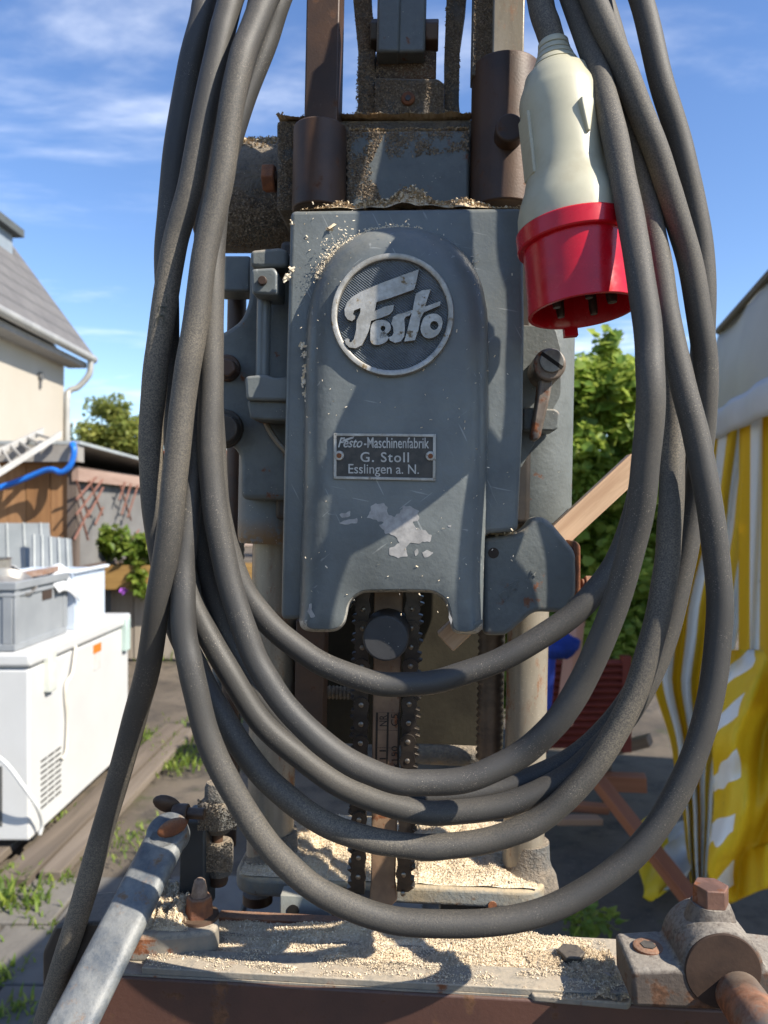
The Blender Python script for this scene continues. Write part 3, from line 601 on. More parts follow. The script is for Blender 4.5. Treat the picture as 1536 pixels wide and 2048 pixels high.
# foot with nut on the left of the beam
def zpoly(mb, pts, v, t): return mb.prism([QZ(x, y, v) for x, y in pts], (0, 0, -t))
LV = FV + .018
h = MB(); zpoly(h, roundpts([(250, 1870), (262, 1790), (330, 1752), (392, 1768), (430, 1810), (442, 1842), (425, 1862), (330, 1872)], 16), LV, .0185); part(h, 'foot_flange', BEAMTOP, bevel=.003)
c = QZ(398, 1834, LV); h = MB(); h.cyl(c, c+Vector((0, 0, .0145)), .0098, .0085, 6, ph=.4); nut = part(h, 'nut', RUSTY, bevel=.0012)
h = MB(); h.lathe(c+Vector((0, 0, .012)), c+Vector((0, 0, .026)), [(0, .0058), (.5, .005), (.9, .0036), (1, .002)], 16); part(h, 'stud', worn('stud', (.3, .22, .17), (.18, .12, .09), 120, .6, .3, .3, 500, .0005), nut)
h = MB(); h.lathe(c, c+Vector((0, 0, .002)), [(0, .0135), (1, .0132)], 24); part(h, 'washer', BROWN, nut)
h = MB(); mpoly(h, roundpts([(84, 1905), (110, 1850), (230, 1842), (235, 1990), (84, 1990)], 10), -.012, .03); part(h, 'beam_end_block', DARKM, bevel=.004)
h = MB(); mbox(h, 360, 1640, 408, 1840, .03, .06); part(h, 'clamp_post', worn('clamp_post_paint', (.028, .033, .037), (.02, .022, .025), 20, .45, 0, .3, 300, .0005, dust=.1), bevel=.002)
# hand lever running towards the viewer
a, b = LW(P(335, 1672, .505)), LW(P(95, 2150, .405)); ax = (b-a).normalized(); up = Vector((0, -.45, .9)); up = (up-ax*up.dot(ax)).normalized(); sd = ax.cross(up)
h = MB(); ln = (b-a).length; hw = .0138; sec = []
for k in range(17): sec.append((0, 0))
pts = []
for cx, cy, a0 in ((hw-.006, .0, 0), (-(hw-.006), 0, 180)):
    for i in range(7):
        an = R(a0-90+30*i); pts.append((cx+.006*math.cos(an), .006*math.sin(an)))
h.prism([a+sd*u+up*w for u, w in pts], b-a); part(h, 'hand_lever', LEVERP, bevel=.0018)
h = MB(); e = a-ax*.001; h.lathe(e-up*.006, e+up*.006, [(0, hw*.98), (1, hw*.98)], 32); part(h, 'lever_end', LEVERP, bevel=.002)
# wing nut and clamp knobs
WD = .012
c = Q(362, 1625, WD)
wn = MB(); mx(wn, 346, 376, 1628, 20, WD, 20); mx(wn, 374, 410, 1627, 11, WD, 16); wn = part(wn, 'wing_nut', BROWN, bevel=.001)
for (x, y, m, t_) in ((334, 1608, BROWN, 0), (345, 1655, RUSTY, 1)):
    w = MB(); q = Q(x, y, WD-.022*t_); w.ball((0, 0, 0), .0100, .0032, .0058); o = part(w, 'wing', m, wn); o.location = q; o.rotation_euler = (R(10), R(-20 if t_ else 25), R(20))
h = MB(); mv(h, 393, 478, 1598, 1662, .05, 28, [(0, .55), (.25, .95), (.6, 1), (.85, .9), (1, .7)]); part(h, 'clamp_body', DUSTY)
h = MB(); mv(h, 410, 462, 1564, 1612, .05, 28, [(0, 1), (.8, 1), (1, .85)]); part(h, 'clamp_knob', DUSTY)
h = MB(); mv(h, 424, 446, 1660, 1685, .05, 20); part(h, 'clamp_stem', BROWN)
h = MB(); mv(h, 410, 466, 1682, 1746, .05, 28, [(0, .9), (.1, 1), (.9, 1), (1, .9)]); part(h, 'clamp_pad', DUSTY)
h = MB(); mv(h, 418, 456, 1744, 1768, .05, 24, [(0, .85), (.3, 1), (1, 1)]); part(h, 'clamp_pad_end', BROWN)
# pillow block with bolt and rusty pipe
PD0, PD1 = -.062, -.022
pts = [(1266, 2016), (1264, 1942), (1352, 1937)]
for i in range(19):
    an = R(176-172*i/18); pts.append((1447+84*math.cos(an), 1945-84*math.sin(an)))
pts += [(1640, 1952), (1640, 2030)]
h = MB(); mpoly(h, pts, PD0, PD1); pb = part(h, 'pillow_block', PILLOW, bevel=.003)
h = MB(); c = Q(1446, 1942, PD0); sx_ = (Q(1500, 1948, PD0).x-c.x)/54; h.lathe((c.x, PD0+.002, c.z), (c.x, PD0-.0008, c.z), [(0, 77*sx_), (.8, 77*sx_), (1, 75*sx_)], 48); part(h, 'bearing_face', worn('bearing_brown', (.034, .022, .017), (.055, .034, .024), 40, .8, 0, .3, 400, .0005, speck=.3, spec=.2), pb)
p0, p1 = LW(P(1452, 1952, .45)), LW(P(1618, 2190, .33)); h = MB(); h.cyl(p0, p1, .0128, n=40); part(h, 'rusty_pipe', PIPE, pb)
cb_ = Vector((c.x+.0005, (PD0+PD1)/2+.002, c.z+85*sx_)); h = MB(); h.lathe(cb_-Vector((0, 0, .006)), cb_+Vector((0, 0, .004)), [(0, .0145), (.5, .013), (1, .0108)], 28); part(h, 'bolt_boss', PILLOW, pb)
h = MB(); h.cyl(cb_+Vector((0, 0, .0035)), cb_+Vector((0, 0, .0145)), .0105, .0102, 6, ph=.25); part(h, 'bolt_head', worn('rusty_bolt', (.20, .105, .075), (.13, .07, .05), 90, .6, .3, .4, 400, .0006, rust=.2), pb, bevel=.0008)
for px_ in (1298, 1575):
    q = Q(px_, 1920, (PD0+PD1)/2); zt = Q(1300, 1940, PD0).z; h = MB(); ctr = Vector((Q(px_, 1905, (PD0+PD1)/2).x, (PD0+PD1)/2+.002, zt))
    h.lathe(ctr-Vector((0, 0, .003)), ctr+Vector((0, 0, .0018)), [(0, .0085), (.9, .0085), (1, .0078)], 28); s_ = part(h, 'socket_screw', RUSTY, pb)
    h = MB(); h.cyl(ctr+Vector((0, 0, .001)), ctr+Vector((0, 0, .0023)), .0045, n=6); part(h, 'screw_socket', DARKM, pb)
q = QZ(1142, 1925, FV+.001); h = MB(); h.cyl(q, q+Vector((0, 0, .008)), .0095, .0092, 6, ph=.2); part(h, 'bolt_head', DARKM, bevel=.001)
h = MB(); zpoly(h, roundpts([(1060, 1990), (1075, 1905), (1110, 1893), (1225, 1905), (1262, 1950), (1262, 2008)], 12), FV+.0035, .004); part(h, 'slide_plate', BEAMTOP, bevel=.001)

# ------------------------------------------------------------------ wooden stick jammed behind the arm
a, b = MM @ Q(890, 1283, .066), MM @ Q(1275, 925, .066)
ax = (b-a).normalized(); yv = (MM.to_3x3() @ Vector((0, 1, 0))); yv = (yv-ax*yv.dot(ax)).normalized(); zv = ax.cross(yv)
h = MB(); L_ = (b-a).length; h.box((0, -.0065, -.0085), (L_, .0065, .0085)); st = h.build('wooden_stick', STICK, None, .001)
st.matrix_world = Matrix.Translation(a) @ Matrix((ax, yv, zv)).transposed().to_4x4()
tag(st, 'pale square wooden stick jammed slantwise behind the grey arm casting', 'stick')
# ------------------------------------------------------------------ the coiled power cable with its plug
cbl = thing('power_cable', 'thick black rubber cable coiled in front of the machine with cream and red plug', 'cable', loc=(0, .44, 1.27))
CR = .0072
def strand(pts, r=CR, mat=None):
    w = catmull([P(*p) for p in pts], 9); sd_ = len(pts)*1.7+pts[3][0]; w = [q+Vector((noise.noise((i*.11, sd_, 0)), noise.noise((i*.11, sd_, 5))*.4, noise.noise((i*.11, sd_, 9))))*.0011 for i, q in enumerate(w)]; o = MB(); o.tube(w, [r*(1+.035*noise.noise((i*.16, sd_, 2))) for i in range(len(w))], 18); ob = o.build('cable_loop', mat or CABLE, cbl, smooth=60); ob.location = -cbl.location; return ob
strand([(700,-330,.50),(610,-180,.47),(548,-50,.445),(500,70,.435),(476,150,.43),(444,340,.43),(410,513,.43),(386,680,.43),(368,787,.43),(351,923,.43),(338,1060,.43),(315,1197,.435),(296,1340,.45),(262,1467,.465),(214,1626,.48),(165,1800,.49),(116,1956,.50),(84,2060,.505),(50,2190,.51)])
# outermost loop
strand([(700,-300,.53),(620,-150,.49),(535,-10,.475),(488,110,.465),(446,260,.46),(412,480,.455),(412,700,.452),(392,900,.448),(378,1010,.444),(368,1110,.44),(365,1200,.435),(373,1290,.432),(386,1355,.43),(415,1465,.43),(455,1560,.43),(506,1650,.43),(560,1718,.43),(650,1788,.43),(770,1838,.43),(900,1850,.43),(1050,1832,.43),(1180,1777,.43),(1290,1682,.43),(1370,1555,.43),(1420,1400,.43),(1438,1260,.43),(1435,1130,.43),(1417,1000,.43),(1394,880,.432),(1368,780,.435),(1341,660,.44),(1318,540,.447),(1294,410,.452),(1262,270,.457),(1215,110,.462),(1160,-60,.47),(1060,-250,.50),(980,-340,.52)], mat=CABLE_D)
# strand 2 -> lower inner loop
strand([(640,-300,.50),(540,-160,.47),(472,-30,.445),(448,50,.44),(428,137,.438),(395,300,.438),(365,430,.44),(342,530,.442),(316,700,.445),(306,800,.448),(303,923,.452),(313,1050,.455),(335,1180,.458),(362,1270,.457),(397,1345,.455),(440,1425,.45),(505,1525,.447),(573,1594,.445),(659,1651,.445),(727,1676,.445),(820,1693,.445),(900,1692,.445),(1000,1674,.445),(1090,1632,.445),(1167,1560,.445),(1240,1450,.445),(1285,1340,.445),(1316,1230,.446),(1334,1120,.448),(1342,1010,.45),(1347,880,.455),(1345,780,.46),(1335,650,.465),(1318,520,.47),(1290,400,.475),(1255,280,.48),(1210,150,.485),(1165,0,.49),(1100,-160,.51),(1000,-330,.53)])
# strand 1 -> upper inner loop -> right
strand([(560,-300,.51),(470,-150,.49),(418,-20,.475),(404,40,.47),(378,137,.468),(352,300,.466),(338,430,.466),(333,560,.466),(336,700,.468),(345,830,.47),(354,950,.473),(362,1060,.475),(372,1150,.472),(390,1217,.468),(450,1332,.463),(519,1440,.46),(607,1520,.46),(686,1572,.46),(760,1604,.46),(850,1624,.46),(930,1623,.46),(1030,1603,.46),(1120,1563,.46),(1200,1497,.46),(1280,1390,.462),(1335,1265,.465),(1366,1130,.467),(1388,1000,.467),(1404,880,.463),(1412,780,.457),(1403,660,.452),(1377,516,.448),(1346,406,.445),(1309,296,.443),(1252,150,.443),(1198,30,.445),(1160,-60,.45),(1060,-240,.47),(980,-330,.49)], mat=CABLE_D)
# far loop
strand([(980,-300,.54),(1120,-250,.51),(1230,-120,.49),(1283,0,.475),(1320,150,.468),(1362,296,.467),(1386,400,.468),(1404,520,.470),(1408,640,.473),(1402,780,.478),(1388,900,.482),(1370,1050,.484),(1350,1180,.484),(1302,1320,.482),(1240,1425,.48),(1150,1512,.478),(1050,1562,.478),(950,1588,.478),(850,1592,.478),(760,1576,.478),(690,1549,.478),(620,1502,.478),(560,1442,.478),(500,1362,.478),(452,1270,.478),(424,1180,.478),(405,1060,.478),(394,920,.48),(398,760,.482),(410,590,.484),(424,480,.486),(444,350,.488),(484,215,.49),(534,80,.492),(578,-40,.495),(680,-260,.53)], mat=CABLE_D)
# front inner loop with the long sweep
strand([(700,-280,.52),(600,-120,.48),(522,20,.465),(480,150,.462),(444,320,.458),(427,480,.453),(423,600,.448),(421,718,.444),(420,855,.441),(427,992,.439),(450,1128,.437),(490,1265,.434),(530,1350,.432),(575,1419,.43),(640,1484,.428),(720,1536,.427),(800,1562,.426),(870,1566,.426),(960,1549,.426),(1040,1510,.426),(1110,1448,.42),(1173,1345,.415),(1222,1230,.409),(1256,1120,.403),(1281,1010,.397),(1298,882,.391),(1301,772,.388),(1296,663,.394),(1275,516,.404),(1256,406,.418),(1234,296,.430),(1196,150,.448),(1160,40,.458),(1120,-70,.465),(1030,-260,.48),(960,-340,.50)], mat=CABLE_D)
# innermost loop
strand([(1020,-320,.54),(1110,-200,.52),(1190,-40,.505),(1240,120,.495),(1280,280,.49),(1300,430,.486),(1310,560,.482),(1314,700,.478),(1308,800,.475),(1296,900,.47),(1276,1000,.467),(1240,1110,.464),(1180,1195,.462),(1100,1262,.462),(1000,1320,.462),(900,1356,.462),(820,1368,.462),(740,1362,.462),(650,1330,.463),(580,1285,.464),(520,1225,.464),(478,1160,.463),(450,1080,.463),(434,980,.464),(424,850,.466),(424,700,.468),(424,600,.47),(426,470,.473),(440,330,.477),(465,190,.48),(505,60,.485),(550,-70,.49),(690,-270,.53)], mat=CABLE_D)
# plug
T, B = P(1106, 86, .463), P(1166, 624, .450); axv = B-T; Lp = axv.length
S_ = .457/F*1.05
plug = MB()
prof = [(0, 20), (0, 27), (.004, 29), (.024, 30), (.026, 27), (.030, 31), (.048, 33), (.050, 30), (.054, 35), (.072, 38), (.074, 35), (.078, 40), (.098, 45), (.100, 42), (.104, 47), (.122, 52), (.124, 47), (.128, 58), (.133, 61), (.165, 66), (.20, 74), (.225, 77), (.30, 77), (.44, 76), (.50, 78), (.55, 85), (.60, 96), (.64, 102), (.70, 104), (.72, 104)]
plug.lathe(T, B, [(t, r*S_) for t, r in prof], 64)
pl = plug.build('plug_body', BEIGE, cbl, smooth=70); pl.location = -cbl.location
rd_ = MB(); prof = [(.70, 100), (.70, 107), (.705, 109), (.76, 109), (.765, 107), (.768, 98.5), (.82, 98.5), (.96, 101), (.998, 102), (1.0, 101), (1.0, 95), (.99, 93), (.80, 90), (.80, 0.5)]
rd_.lathe(T, B, [(t, r*S_) for t, r in prof], 64, caps=False); sh = rd_.build('plug_shroud', REDP, cbl, smooth=32); sh.location = -cbl.location
za = axv.normalized(); xa = Vector((1, 0, 0)); xa = (xa-za*xa.dot(za)).normalized(); ya = za.cross(xa)
key = MB(); q = B + (ya*1)*(101*S_) * (1 if ya.y > 0 else -1); q = q + za*.001
key.obox(q, xa*.0042, (q-B).normalized()*.0022, za*.004); o = key.build('key_rib', REDP, sh); o.location = (0, 0, 0)
bars = plain('pin_metal', (.10, .085, .07), (.05, .045, .04), 200, .35, 0, 60, .001, .5, .6)
for k_, an in enumerate((20, 92, 164, 236, 308)):
    a_ = R(an); c0 = T+axv*.80 + (xa*math.cos(a_)+ya*math.sin(a_))*(54*S_); pn = MB(); rr_ = .0026 if k_ else .0033
    pn.lathe(c0, c0+za*.031, [(0, rr_), (.9, rr_), (1, rr_*.8)], 14); pn.build('pin', bars, sh)
# latch tooth, paper label and grip ribs on the plug
def onplug(t, an, extra=0):   # a point on the plug body, angle from the camera side, positive to the right
    a_ = R(an); r = 76*S_+extra; d = (-ya if ya.y > 0 else ya)*math.cos(a_) + xa*math.sin(a_); return T+axv*t+d*r, d
c0, d0 = onplug(.32, 18, .0018); la = MB(); sx_ = za.cross(d0).normalized()
la.prism([c0-sx_*.004-za*.002+d0*.0020, c0+sx_*.004-za*.002+d0*.0020, c0+sx_*.004+za*.001+d0*.0018, c0+sx_*.001+za*.017, c0-sx_*.001+za*.017, c0-sx_*.004+za*.001+d0*.0018], -d0*.006)
la.build('latch_tooth', BEIGE, pl, .0008)
for i in range(11):
    c0, d0 = onplug(.30+.02*i, -78, 0); gr = MB(); sx_ = za.cross(d0).normalized(); gr.obox(c0, sx_*.007, d0*.0013, za*.0022); gr.build('grip_rib', BEIGE, pl, .0008)
# cable entering the plug
strand([(1000,-330,.52),(1035,-180,.49),(1066,-60,.468),(1082,10,.466),(1096,55,.464),(1107,95,.463),(1113,140,.462)], .0079)
# faint print on the cable jacket
pr_ = MB()
def on_cable(x0, y0, x1, y1, Y):
    def f(u, v, k):
        a_ = Vector((x0, y0)); b_ = Vector((x1, y1)); d_ = (b_-a_).normalized(); nn = Vector((d_.y, -d_.x)); q = a_+d_*u+nn*v
        off = abs(v-8)/28.0; return P(q.x, q.y, Y-CR*math.sqrt(max(0, 1-off*off))-.0002) - cbl.location*0
    return f
PRINT = plain('faint_print', (.15, .15, .11), (.10, .10, .08), 200, .6)
text_fit(pr_, 'CEC', on_cable(319, 585, 310, 668, .4435), 62, 17, 1, spacing=1.2)
text_fit(pr_, 'EUR', on_cable(309, 690, 303, 770, .4475), 62, 17, 1, spacing=1.2)
pm = pr_.build('jacket_print', PRINT, cbl, smooth=0); pm.location = -cbl.location

# ------------------------------------------------------------------ sawdust and wood shavings
def saw_mat():
    t = NT('wood_shavings'); at = t.n('ShaderNodeAttribute'); at.attribute_name = 'tone'
    cr = t.n('ShaderNodeValToRGB'); cr.color_ramp.elements[0].color = (0.40, 0.30, 0.19, 1); cr.color_ramp.elements[1].color = (0.88, 0.79, 0.63, 1)
    e = cr.color_ramp.elements.new(.5); e.color = (0.68, 0.55, 0.38, 1); t.L.new(at.outputs['Fac'], cr.inputs[0])
    return t.done(t.mix(t.step(t.noise(900, 4, .7), .4, .7, 0, .45), cr.outputs[0], (.42, .31, .19)), .9, 0, t.bump(t.noise(1300, 3, .7), .6, .0008), .15)
SAWM = saw_mat()
def sawdust(label, pos, n, size=.0022, hgt=.006, seed=1, mw=MM, grey=0.0, bed=None, cover_fn=None):
    """pos(u, v) -> (point, weight): many curled flakes lying in a heap; bed = grid size of the packed dust beneath"""
    rnd = random.Random(seed); vs = []; fs = []; tone = []
    def h(u, v): return max(0.0, (noise.noise((u*5+seed, v*3, seed)) * .5 + noise.noise((u*14, v*9, seed+3)) * .3 + .42))
    if bed:
        nu, nv = bed; o = len(vs); ok = {}
        for j in range(nv+1):
            for i in range(nu+1):
                u, v = i/nu, j/nv; p, w = pos(u, v); hh = h(u, v)*w*hgt*.82 - .0006
                vs.append(p + Vector((0, 0, hh + rnd.uniform(-.0004, .0005)*min(1, w)))); ok[(i, j)] = hh > -.0003
        for j in range(nv):
            for i in range(nu):
                if any(ok[k] for k in ((i, j), (i+1, j), (i, j+1), (i+1, j+1))):
                    a = o+j*(nu+1)+i; fs.append((a, a+1, a+nu+2, a+nu+1)); tone.append(rnd.uniform(.4, .75)-grey)
    k = 0
    while k < n:
        u, v = rnd.random(), rnd.random(); p, w = pos(u, v); hv = h(u, v)*w
        k += 1
        if rnd.random() > min(1, .12+hv*2.2) or w <= .02: continue
        p = p + Vector((0, 0, hv*hgt*rnd.uniform(.76, .98) + .0002))
        s = size*rnd.choice((.3, .4, .5, .6, .8, 1, 1, 1.5))*rnd.uniform(.8, 1.2); wd = s*rnd.uniform(.25, .5)
        th = rnd.uniform(0, 6.28); tl = rnd.uniform(-.7, .9); d = Vector((math.cos(th)*math.cos(tl), math.sin(th)*math.cos(tl), math.sin(tl))); sdv = d.cross(Vector((rnd.uniform(-1, 1), rnd.uniform(-1, 1), 1))).normalized(); nn = sdv.cross(d)
        cu = rnd.uniform(-.9, .9)*s; o = len(vs)
        if s > .0030:
            rr0 = s*rnd.uniform(.28, .5); sp_ = rnd.uniform(2.2, 4.6); ns_ = 6; ph_ = rnd.uniform(0, 6.28)
            for q_ in range(ns_+1):
                a_ = ph_+sp_*q_/ns_; c_ = p+d*(rr0*math.cos(a_))+nn*(rr0*math.sin(a_)+rr0*.4)+sdv*(wd*.5*q_/ns_); vs.append(c_-sdv*wd*.5); vs.append(c_+sdv*wd*.5)
            tn = min(1, max(0, rnd.gauss(.6, .2)-grey)); fs += [(o+2*q_, o+2*q_+1, o+2*q_+3, o+2*q_+2) for q_ in range(ns_)]; tone += [tn]*ns_; continue
        pts = [p-d*s*.5+nn*cu*.35, p+nn*0, p+d*s*.5+nn*cu*.35]
        for q in pts: vs.append(q-sdv*wd*.5); vs.append(q+sdv*wd*.5)
        fs += [(o, o+1, o+3, o+2), (o+2, o+3, o+5, o+4)]; tn = min(1, max(0, rnd.gauss(.58, .14)-grey)); tone += [tn, tn]
    me = bpy.data.meshes.new('sawdust'); me.from_pydata([tuple(v) for v in vs], [], fs); at = me.attributes.new('tone', 'FLOAT', 'FACE'); at.data.foreach_set('value', tone); me.materials.append(SAWM)
    o = bpy.data.objects.new('sawdust', me); COL.objects.link(o); o.matrix_world = mw
    return tag(o, label, 'sawdust', kind='stuff')
def bumpw(u, v): return min(1, 6*u, 6*(1-u))*min(1, 5*v, 5*(1-v))
def flat(x0, y0, z, x1, y1, wf=None):
    def f(u, v): return Vector((x0+(x1-x0)*u, y0+(y1-y0)*v, z)), (wf(u, v) if wf else bumpw(u, v))
    return f
ct_ = Q(800, 417, .018).z; xa_, xb_ = Q(600, 417, .018).x, Q(1040, 415, .018).x
sawdust('heap of pinkish shavings along the top edge of the grey cover', flat(xa_, .018, ct_, xb_, .07, lambda u, v: max(0, 1-abs(u-.5)*1.9)*min(1, 8*v+.3)), 14000, .0024, .026, 3, grey=.34, bed=(70, 10))
zt = Q(750, 240, .072).z
sawdust('shavings lying along the top of the upper cross block', flat(Q(556, 240, .072).x, .066, zt, Q(942, 240, .072).x, .14, lambda u, v: .75 if u < .3 else .5), 12000, .0018, .011, 5, grey=.42, bed=(90, 14))
z2 = Q(800, 262, .064).z
sawdust('thin ledge of dust below the top of the cross block', flat(Q(700, 262, .064).x, .0635, z2, Q(938, 262, .064).x, .072, lambda u, v: .8), 2500, .0016, .004, 6, grey=.45)
hs_a, hs_b = Q(440, 297, .15), Q(596, 297, .15); rr_ = 103*(Q(600, 397, .15).x-Q(500, 397, .15).x)/100
def on_house(u, v):
    an = R(35+110*v); x = hs_a.x+(hs_b.x-hs_a.x)*u; zc = Q(500, 397, .15).z; return Vector((x, .15-math.cos(an)*rr_, zc+math.sin(an)*rr_)), .8*math.sin(math.pi*v)
sawdust('grey shavings lying on the round shaft housing on the left', on_house, 6500, .0024, .006, 8, grey=.35)
sawdust('thick yellow sawdust covering the base plate between the columns', flat(x0+.006, .086, BV, x1-.008, .212, lambda u, v: min(1, 5*u+.4, 5*(1-u)+.3, 9*v+.25, 5*(1-v))*(1.25 if u < .3 else 1.0 if u > .6 else .75)), 64000, .0011, .018, 11, bed=(240, 110))
sawdust('sawdust strewn along the back of the bottom beam', flat(bx0+.05, -.005, FV+.001, Q(1240, 1950, 0).x, .038, lambda u, v: min(1, 6*u, 8*(1-u))*(.9 if u > .22 else .5)*min(1, max(0, .55+v*.9+noise.noise((u*8, v*3, 9))*1.1))), 50000, .0011, .010, 13, bed=(300, 50))
sawdust('patches of sawdust on the flat bar along the front of the beam', flat(a.x if False else QZ(290, 1940, FV).x, -.0275, FV+.0055, QZ(1262, 1995, FV).x, -.006, lambda u, v: max(0, .12+noise.noise((u*11, v*2, 5))*1.5)*min(1, v*2.5+.2)), 26000, .0010, .005, 17)
fa, fb = QZ(262, 1860, LV), QZ(436, 1785, LV)
sawdust('sawdust on the foot flange around the rusty nut', flat(fa.x, fa.y, LV, fb.x-.006, fb.y+.006, lambda u, v: bumpw(u, v)), 16000, .0011, .014, 19, bed=(90, 60))
ra, rb = QZ(1070, 1995, FV+.0035), QZ(1258, 1912, FV+.0035)
sawdust('greyish sawdust on the slide plate beside the pillow block', flat(ra.x, ra.y, FV+.0035, Q(1255, 1995, -.03).x, rb.y, lambda u, v: max(0, u*1.4-.25+.35*v)), 16000, .0010, .008, 23, grey=.2, bed=(90, 50))
av = Q(1000, 1072, .03).z
sawdust('dust gathered on the shoulder of the arm casting', flat(Q(972, 1072, .03).x, .030, av, Q(1058, 1068, .03).x, .053, lambda u, v: .7), 900, .0022, .004, 29)
# stray flakes stuck to the front of the cover
def stuck(pts, seed):
    rnd = random.Random(seed); vs = []; fs = []; tone = []
    for (x, y, d, nn_, spread, s) in pts:
        for _ in range(nn_):
            p = Q(x+rnd.gauss(0, spread), y+rnd.gauss(0, spread*1.6), d-.0006); th = rnd.uniform(0, 6.28); dv = Vector((math.cos(th), rnd.uniform(-.3, .1), math.sin(th)))*s*rnd.uniform(.5, 1.2); wv_ = Vector((-dv.z, -.2*s, dv.x))*.35
            o = len(vs); vs += [p-dv-wv_, p-dv+wv_, p+dv+wv_+Vector((0, -s*.4, 0)), p+dv-wv_]; fs.append((o, o+1, o+2, o+3)); tone.append(rnd.uniform(.5, 1))
    me = bpy.data.meshes.new('sawdust'); me.from_pydata([tuple(v) for v in vs], [], fs); at = me.attributes.new('tone', 'FLOAT', 'FACE'); at.data.foreach_set('value', tone); me.materials.append(SAWM)
    o = bpy.data.objects.new('sawdust', me); COL.objects.link(o); o.matrix_world = MM; return o
ptl = [(603, 692, .012, 8, 3, .0016), (610, 705, .012, 8, 3, .0016), (608, 735, .012, 7, 3, .0018), (607, 765, .012, 9, 3, .0016), (612, 785, .012, 9, 3, .0017), (616, 797, .011, 10, 3, .0018), (583, 445, .016, 9, 2, .0009), (582, 540, .016, 6, 2, .002), (573, 555, .016, 8, 2, .0018), (660, 463, .017, 2, 6, .003), (625, 470, .017, 5, 20, .0009), (850, 470, .015, 4, 4, .002), (652, 520, .012, 70, 10, .0006), (640, 545, .012, 60, 9, .0005), (690, 485, .012, 60, 10, .0007), (665, 500, .012, 60, 8, .0007), (945, 520, .016, 6, 6, .0012)]
ptl += [(random.uniform(590, 1030), random.uniform(430, 1230), .0, 1, 3, random.uniform(.0004, .0009)) for _ in range(160)]
for i in range(40):
    an = R(75+80*i/40); ptl.append((795+182*math.cos(an), 636-180*math.sin(an), .016, 16, 2.2, .0008))
tag(stuck(ptl, 4), 'scattered pale wood flakes stuck to the front of the grey cover', 'wood flakes', kind='stuff')

# crust of old dust clinging to the upper castings
def dustflake_mat():
    t = NT('old_dust'); at = t.n('ShaderNodeAttribute'); at.attribute_name = 'tone'
    return t.done(t.mix(at.outputs['Fac'], (.12, .09, .065), (.33, .26, .185)), .95, 0, None, .1)
DFM = dustflake_mat()
def crust(label, regs, seed, s=.0009):
    rnd = random.Random(seed); vs = []; fs = []; tone = []
    for pts, d, n in regs:
        x0_, x1_ = min(p[0] for p in pts), max(p[0] for p in pts); y0_, y1_ = min(p[1] for p in pts), max(p[1] for p in pts); k = 0
        while k < n:
            x, y = rnd.uniform(x0_, x1_), rnd.uniform(y0_, y1_); k += 1; ins = False; j = len(pts)-1
            for i in range(len(pts)):
                if (pts[i][1] > y) != (pts[j][1] > y) and x < (pts[j][0]-pts[i][0])*(y-pts[i][1])/(pts[j][1]-pts[i][1])+pts[i][0]: ins = not ins
                j = i
            if not ins or noise.noise((x*.03, y*.03, seed)) < rnd.uniform(-.5, .1): continue
            dd = d(x, y) if callable(d) else d
            p = Q(x, y, dd-.0002); th = rnd.uniform(0, 6.28); q = s*rnd.choice((.4, .6, .8, 1, 1.5)); dv = Vector((math.cos(th), -rnd.uniform(0, .8), math.sin(th)))*q; wv_ = Vector((-math.sin(th), -rnd.uniform(0, .6), math.cos(th)))*q*rnd.uniform(.3, .8)
            o = len(vs); vs += [p-dv, p-wv_*.5+Vector((0, -.0006*rnd.random(), 0)), p+dv, p+wv_]; fs.append((o, o+1, o+2, o+3)); tone.append(rnd.random())
    me = bpy.data.meshes.new('dust_crust'); me.from_pydata([tuple(v) for v in vs], [], fs); me.attributes.new('tone', 'FLOAT', 'FACE').data.foreach_set('value', tone); me.materials.append(DFM)
    o = bpy.data.objects.new('dust_crust', me); COL.objects.link(o); o.matrix_world = MM; return tag(o, label, 'dust', kind='stuff')
crust('brown dust caked on the yoke arms and block at the top', [([(702, -60), (740, -60), (750, 100), (750, 240), (711, 240), (716, 100)], .085, 5200), ([(894, -60), (936, -60), (920, 90), (918, 240), (889, 240), (890, 100)], .085, 5000), ([(750, 158), (888, 166), (888, 244), (750, 244)], .078, 4600), ([(950, -60), (986, -60), (986, 140), (950, 140)], .062, 3600), ([(752, 104), (870, 104), (870, 156), (752, 156)], .086, 1200)], 31)
def dh(x, y):
    q = (397-y)/103; return .15-.0435*math.sqrt(max(0, 1-q*q))
crust('brown dust caked on the shaft housing and cross block', [([(410, 300), (590, 300), (590, 495), (410, 495)], dh, 9000), ([(556, 246), (600, 246), (600, 415), (556, 415)], .072, 3000), ([(694, 264), (770, 264), (740, 330), (770, 420), (694, 420)], .064, 4500), ([(770, 264), (938, 262), (938, 300), (770, 320)], .064, 2500)], 37)
crust('fine dust clinging to the clamp parts at the lower left', [([(395, 1600), (475, 1600), (475, 1660), (395, 1660)], .028, 2600), ([(412, 1685), (464, 1685), (464, 1744), (412, 1744)], .033, 1600)], 41, .0007)
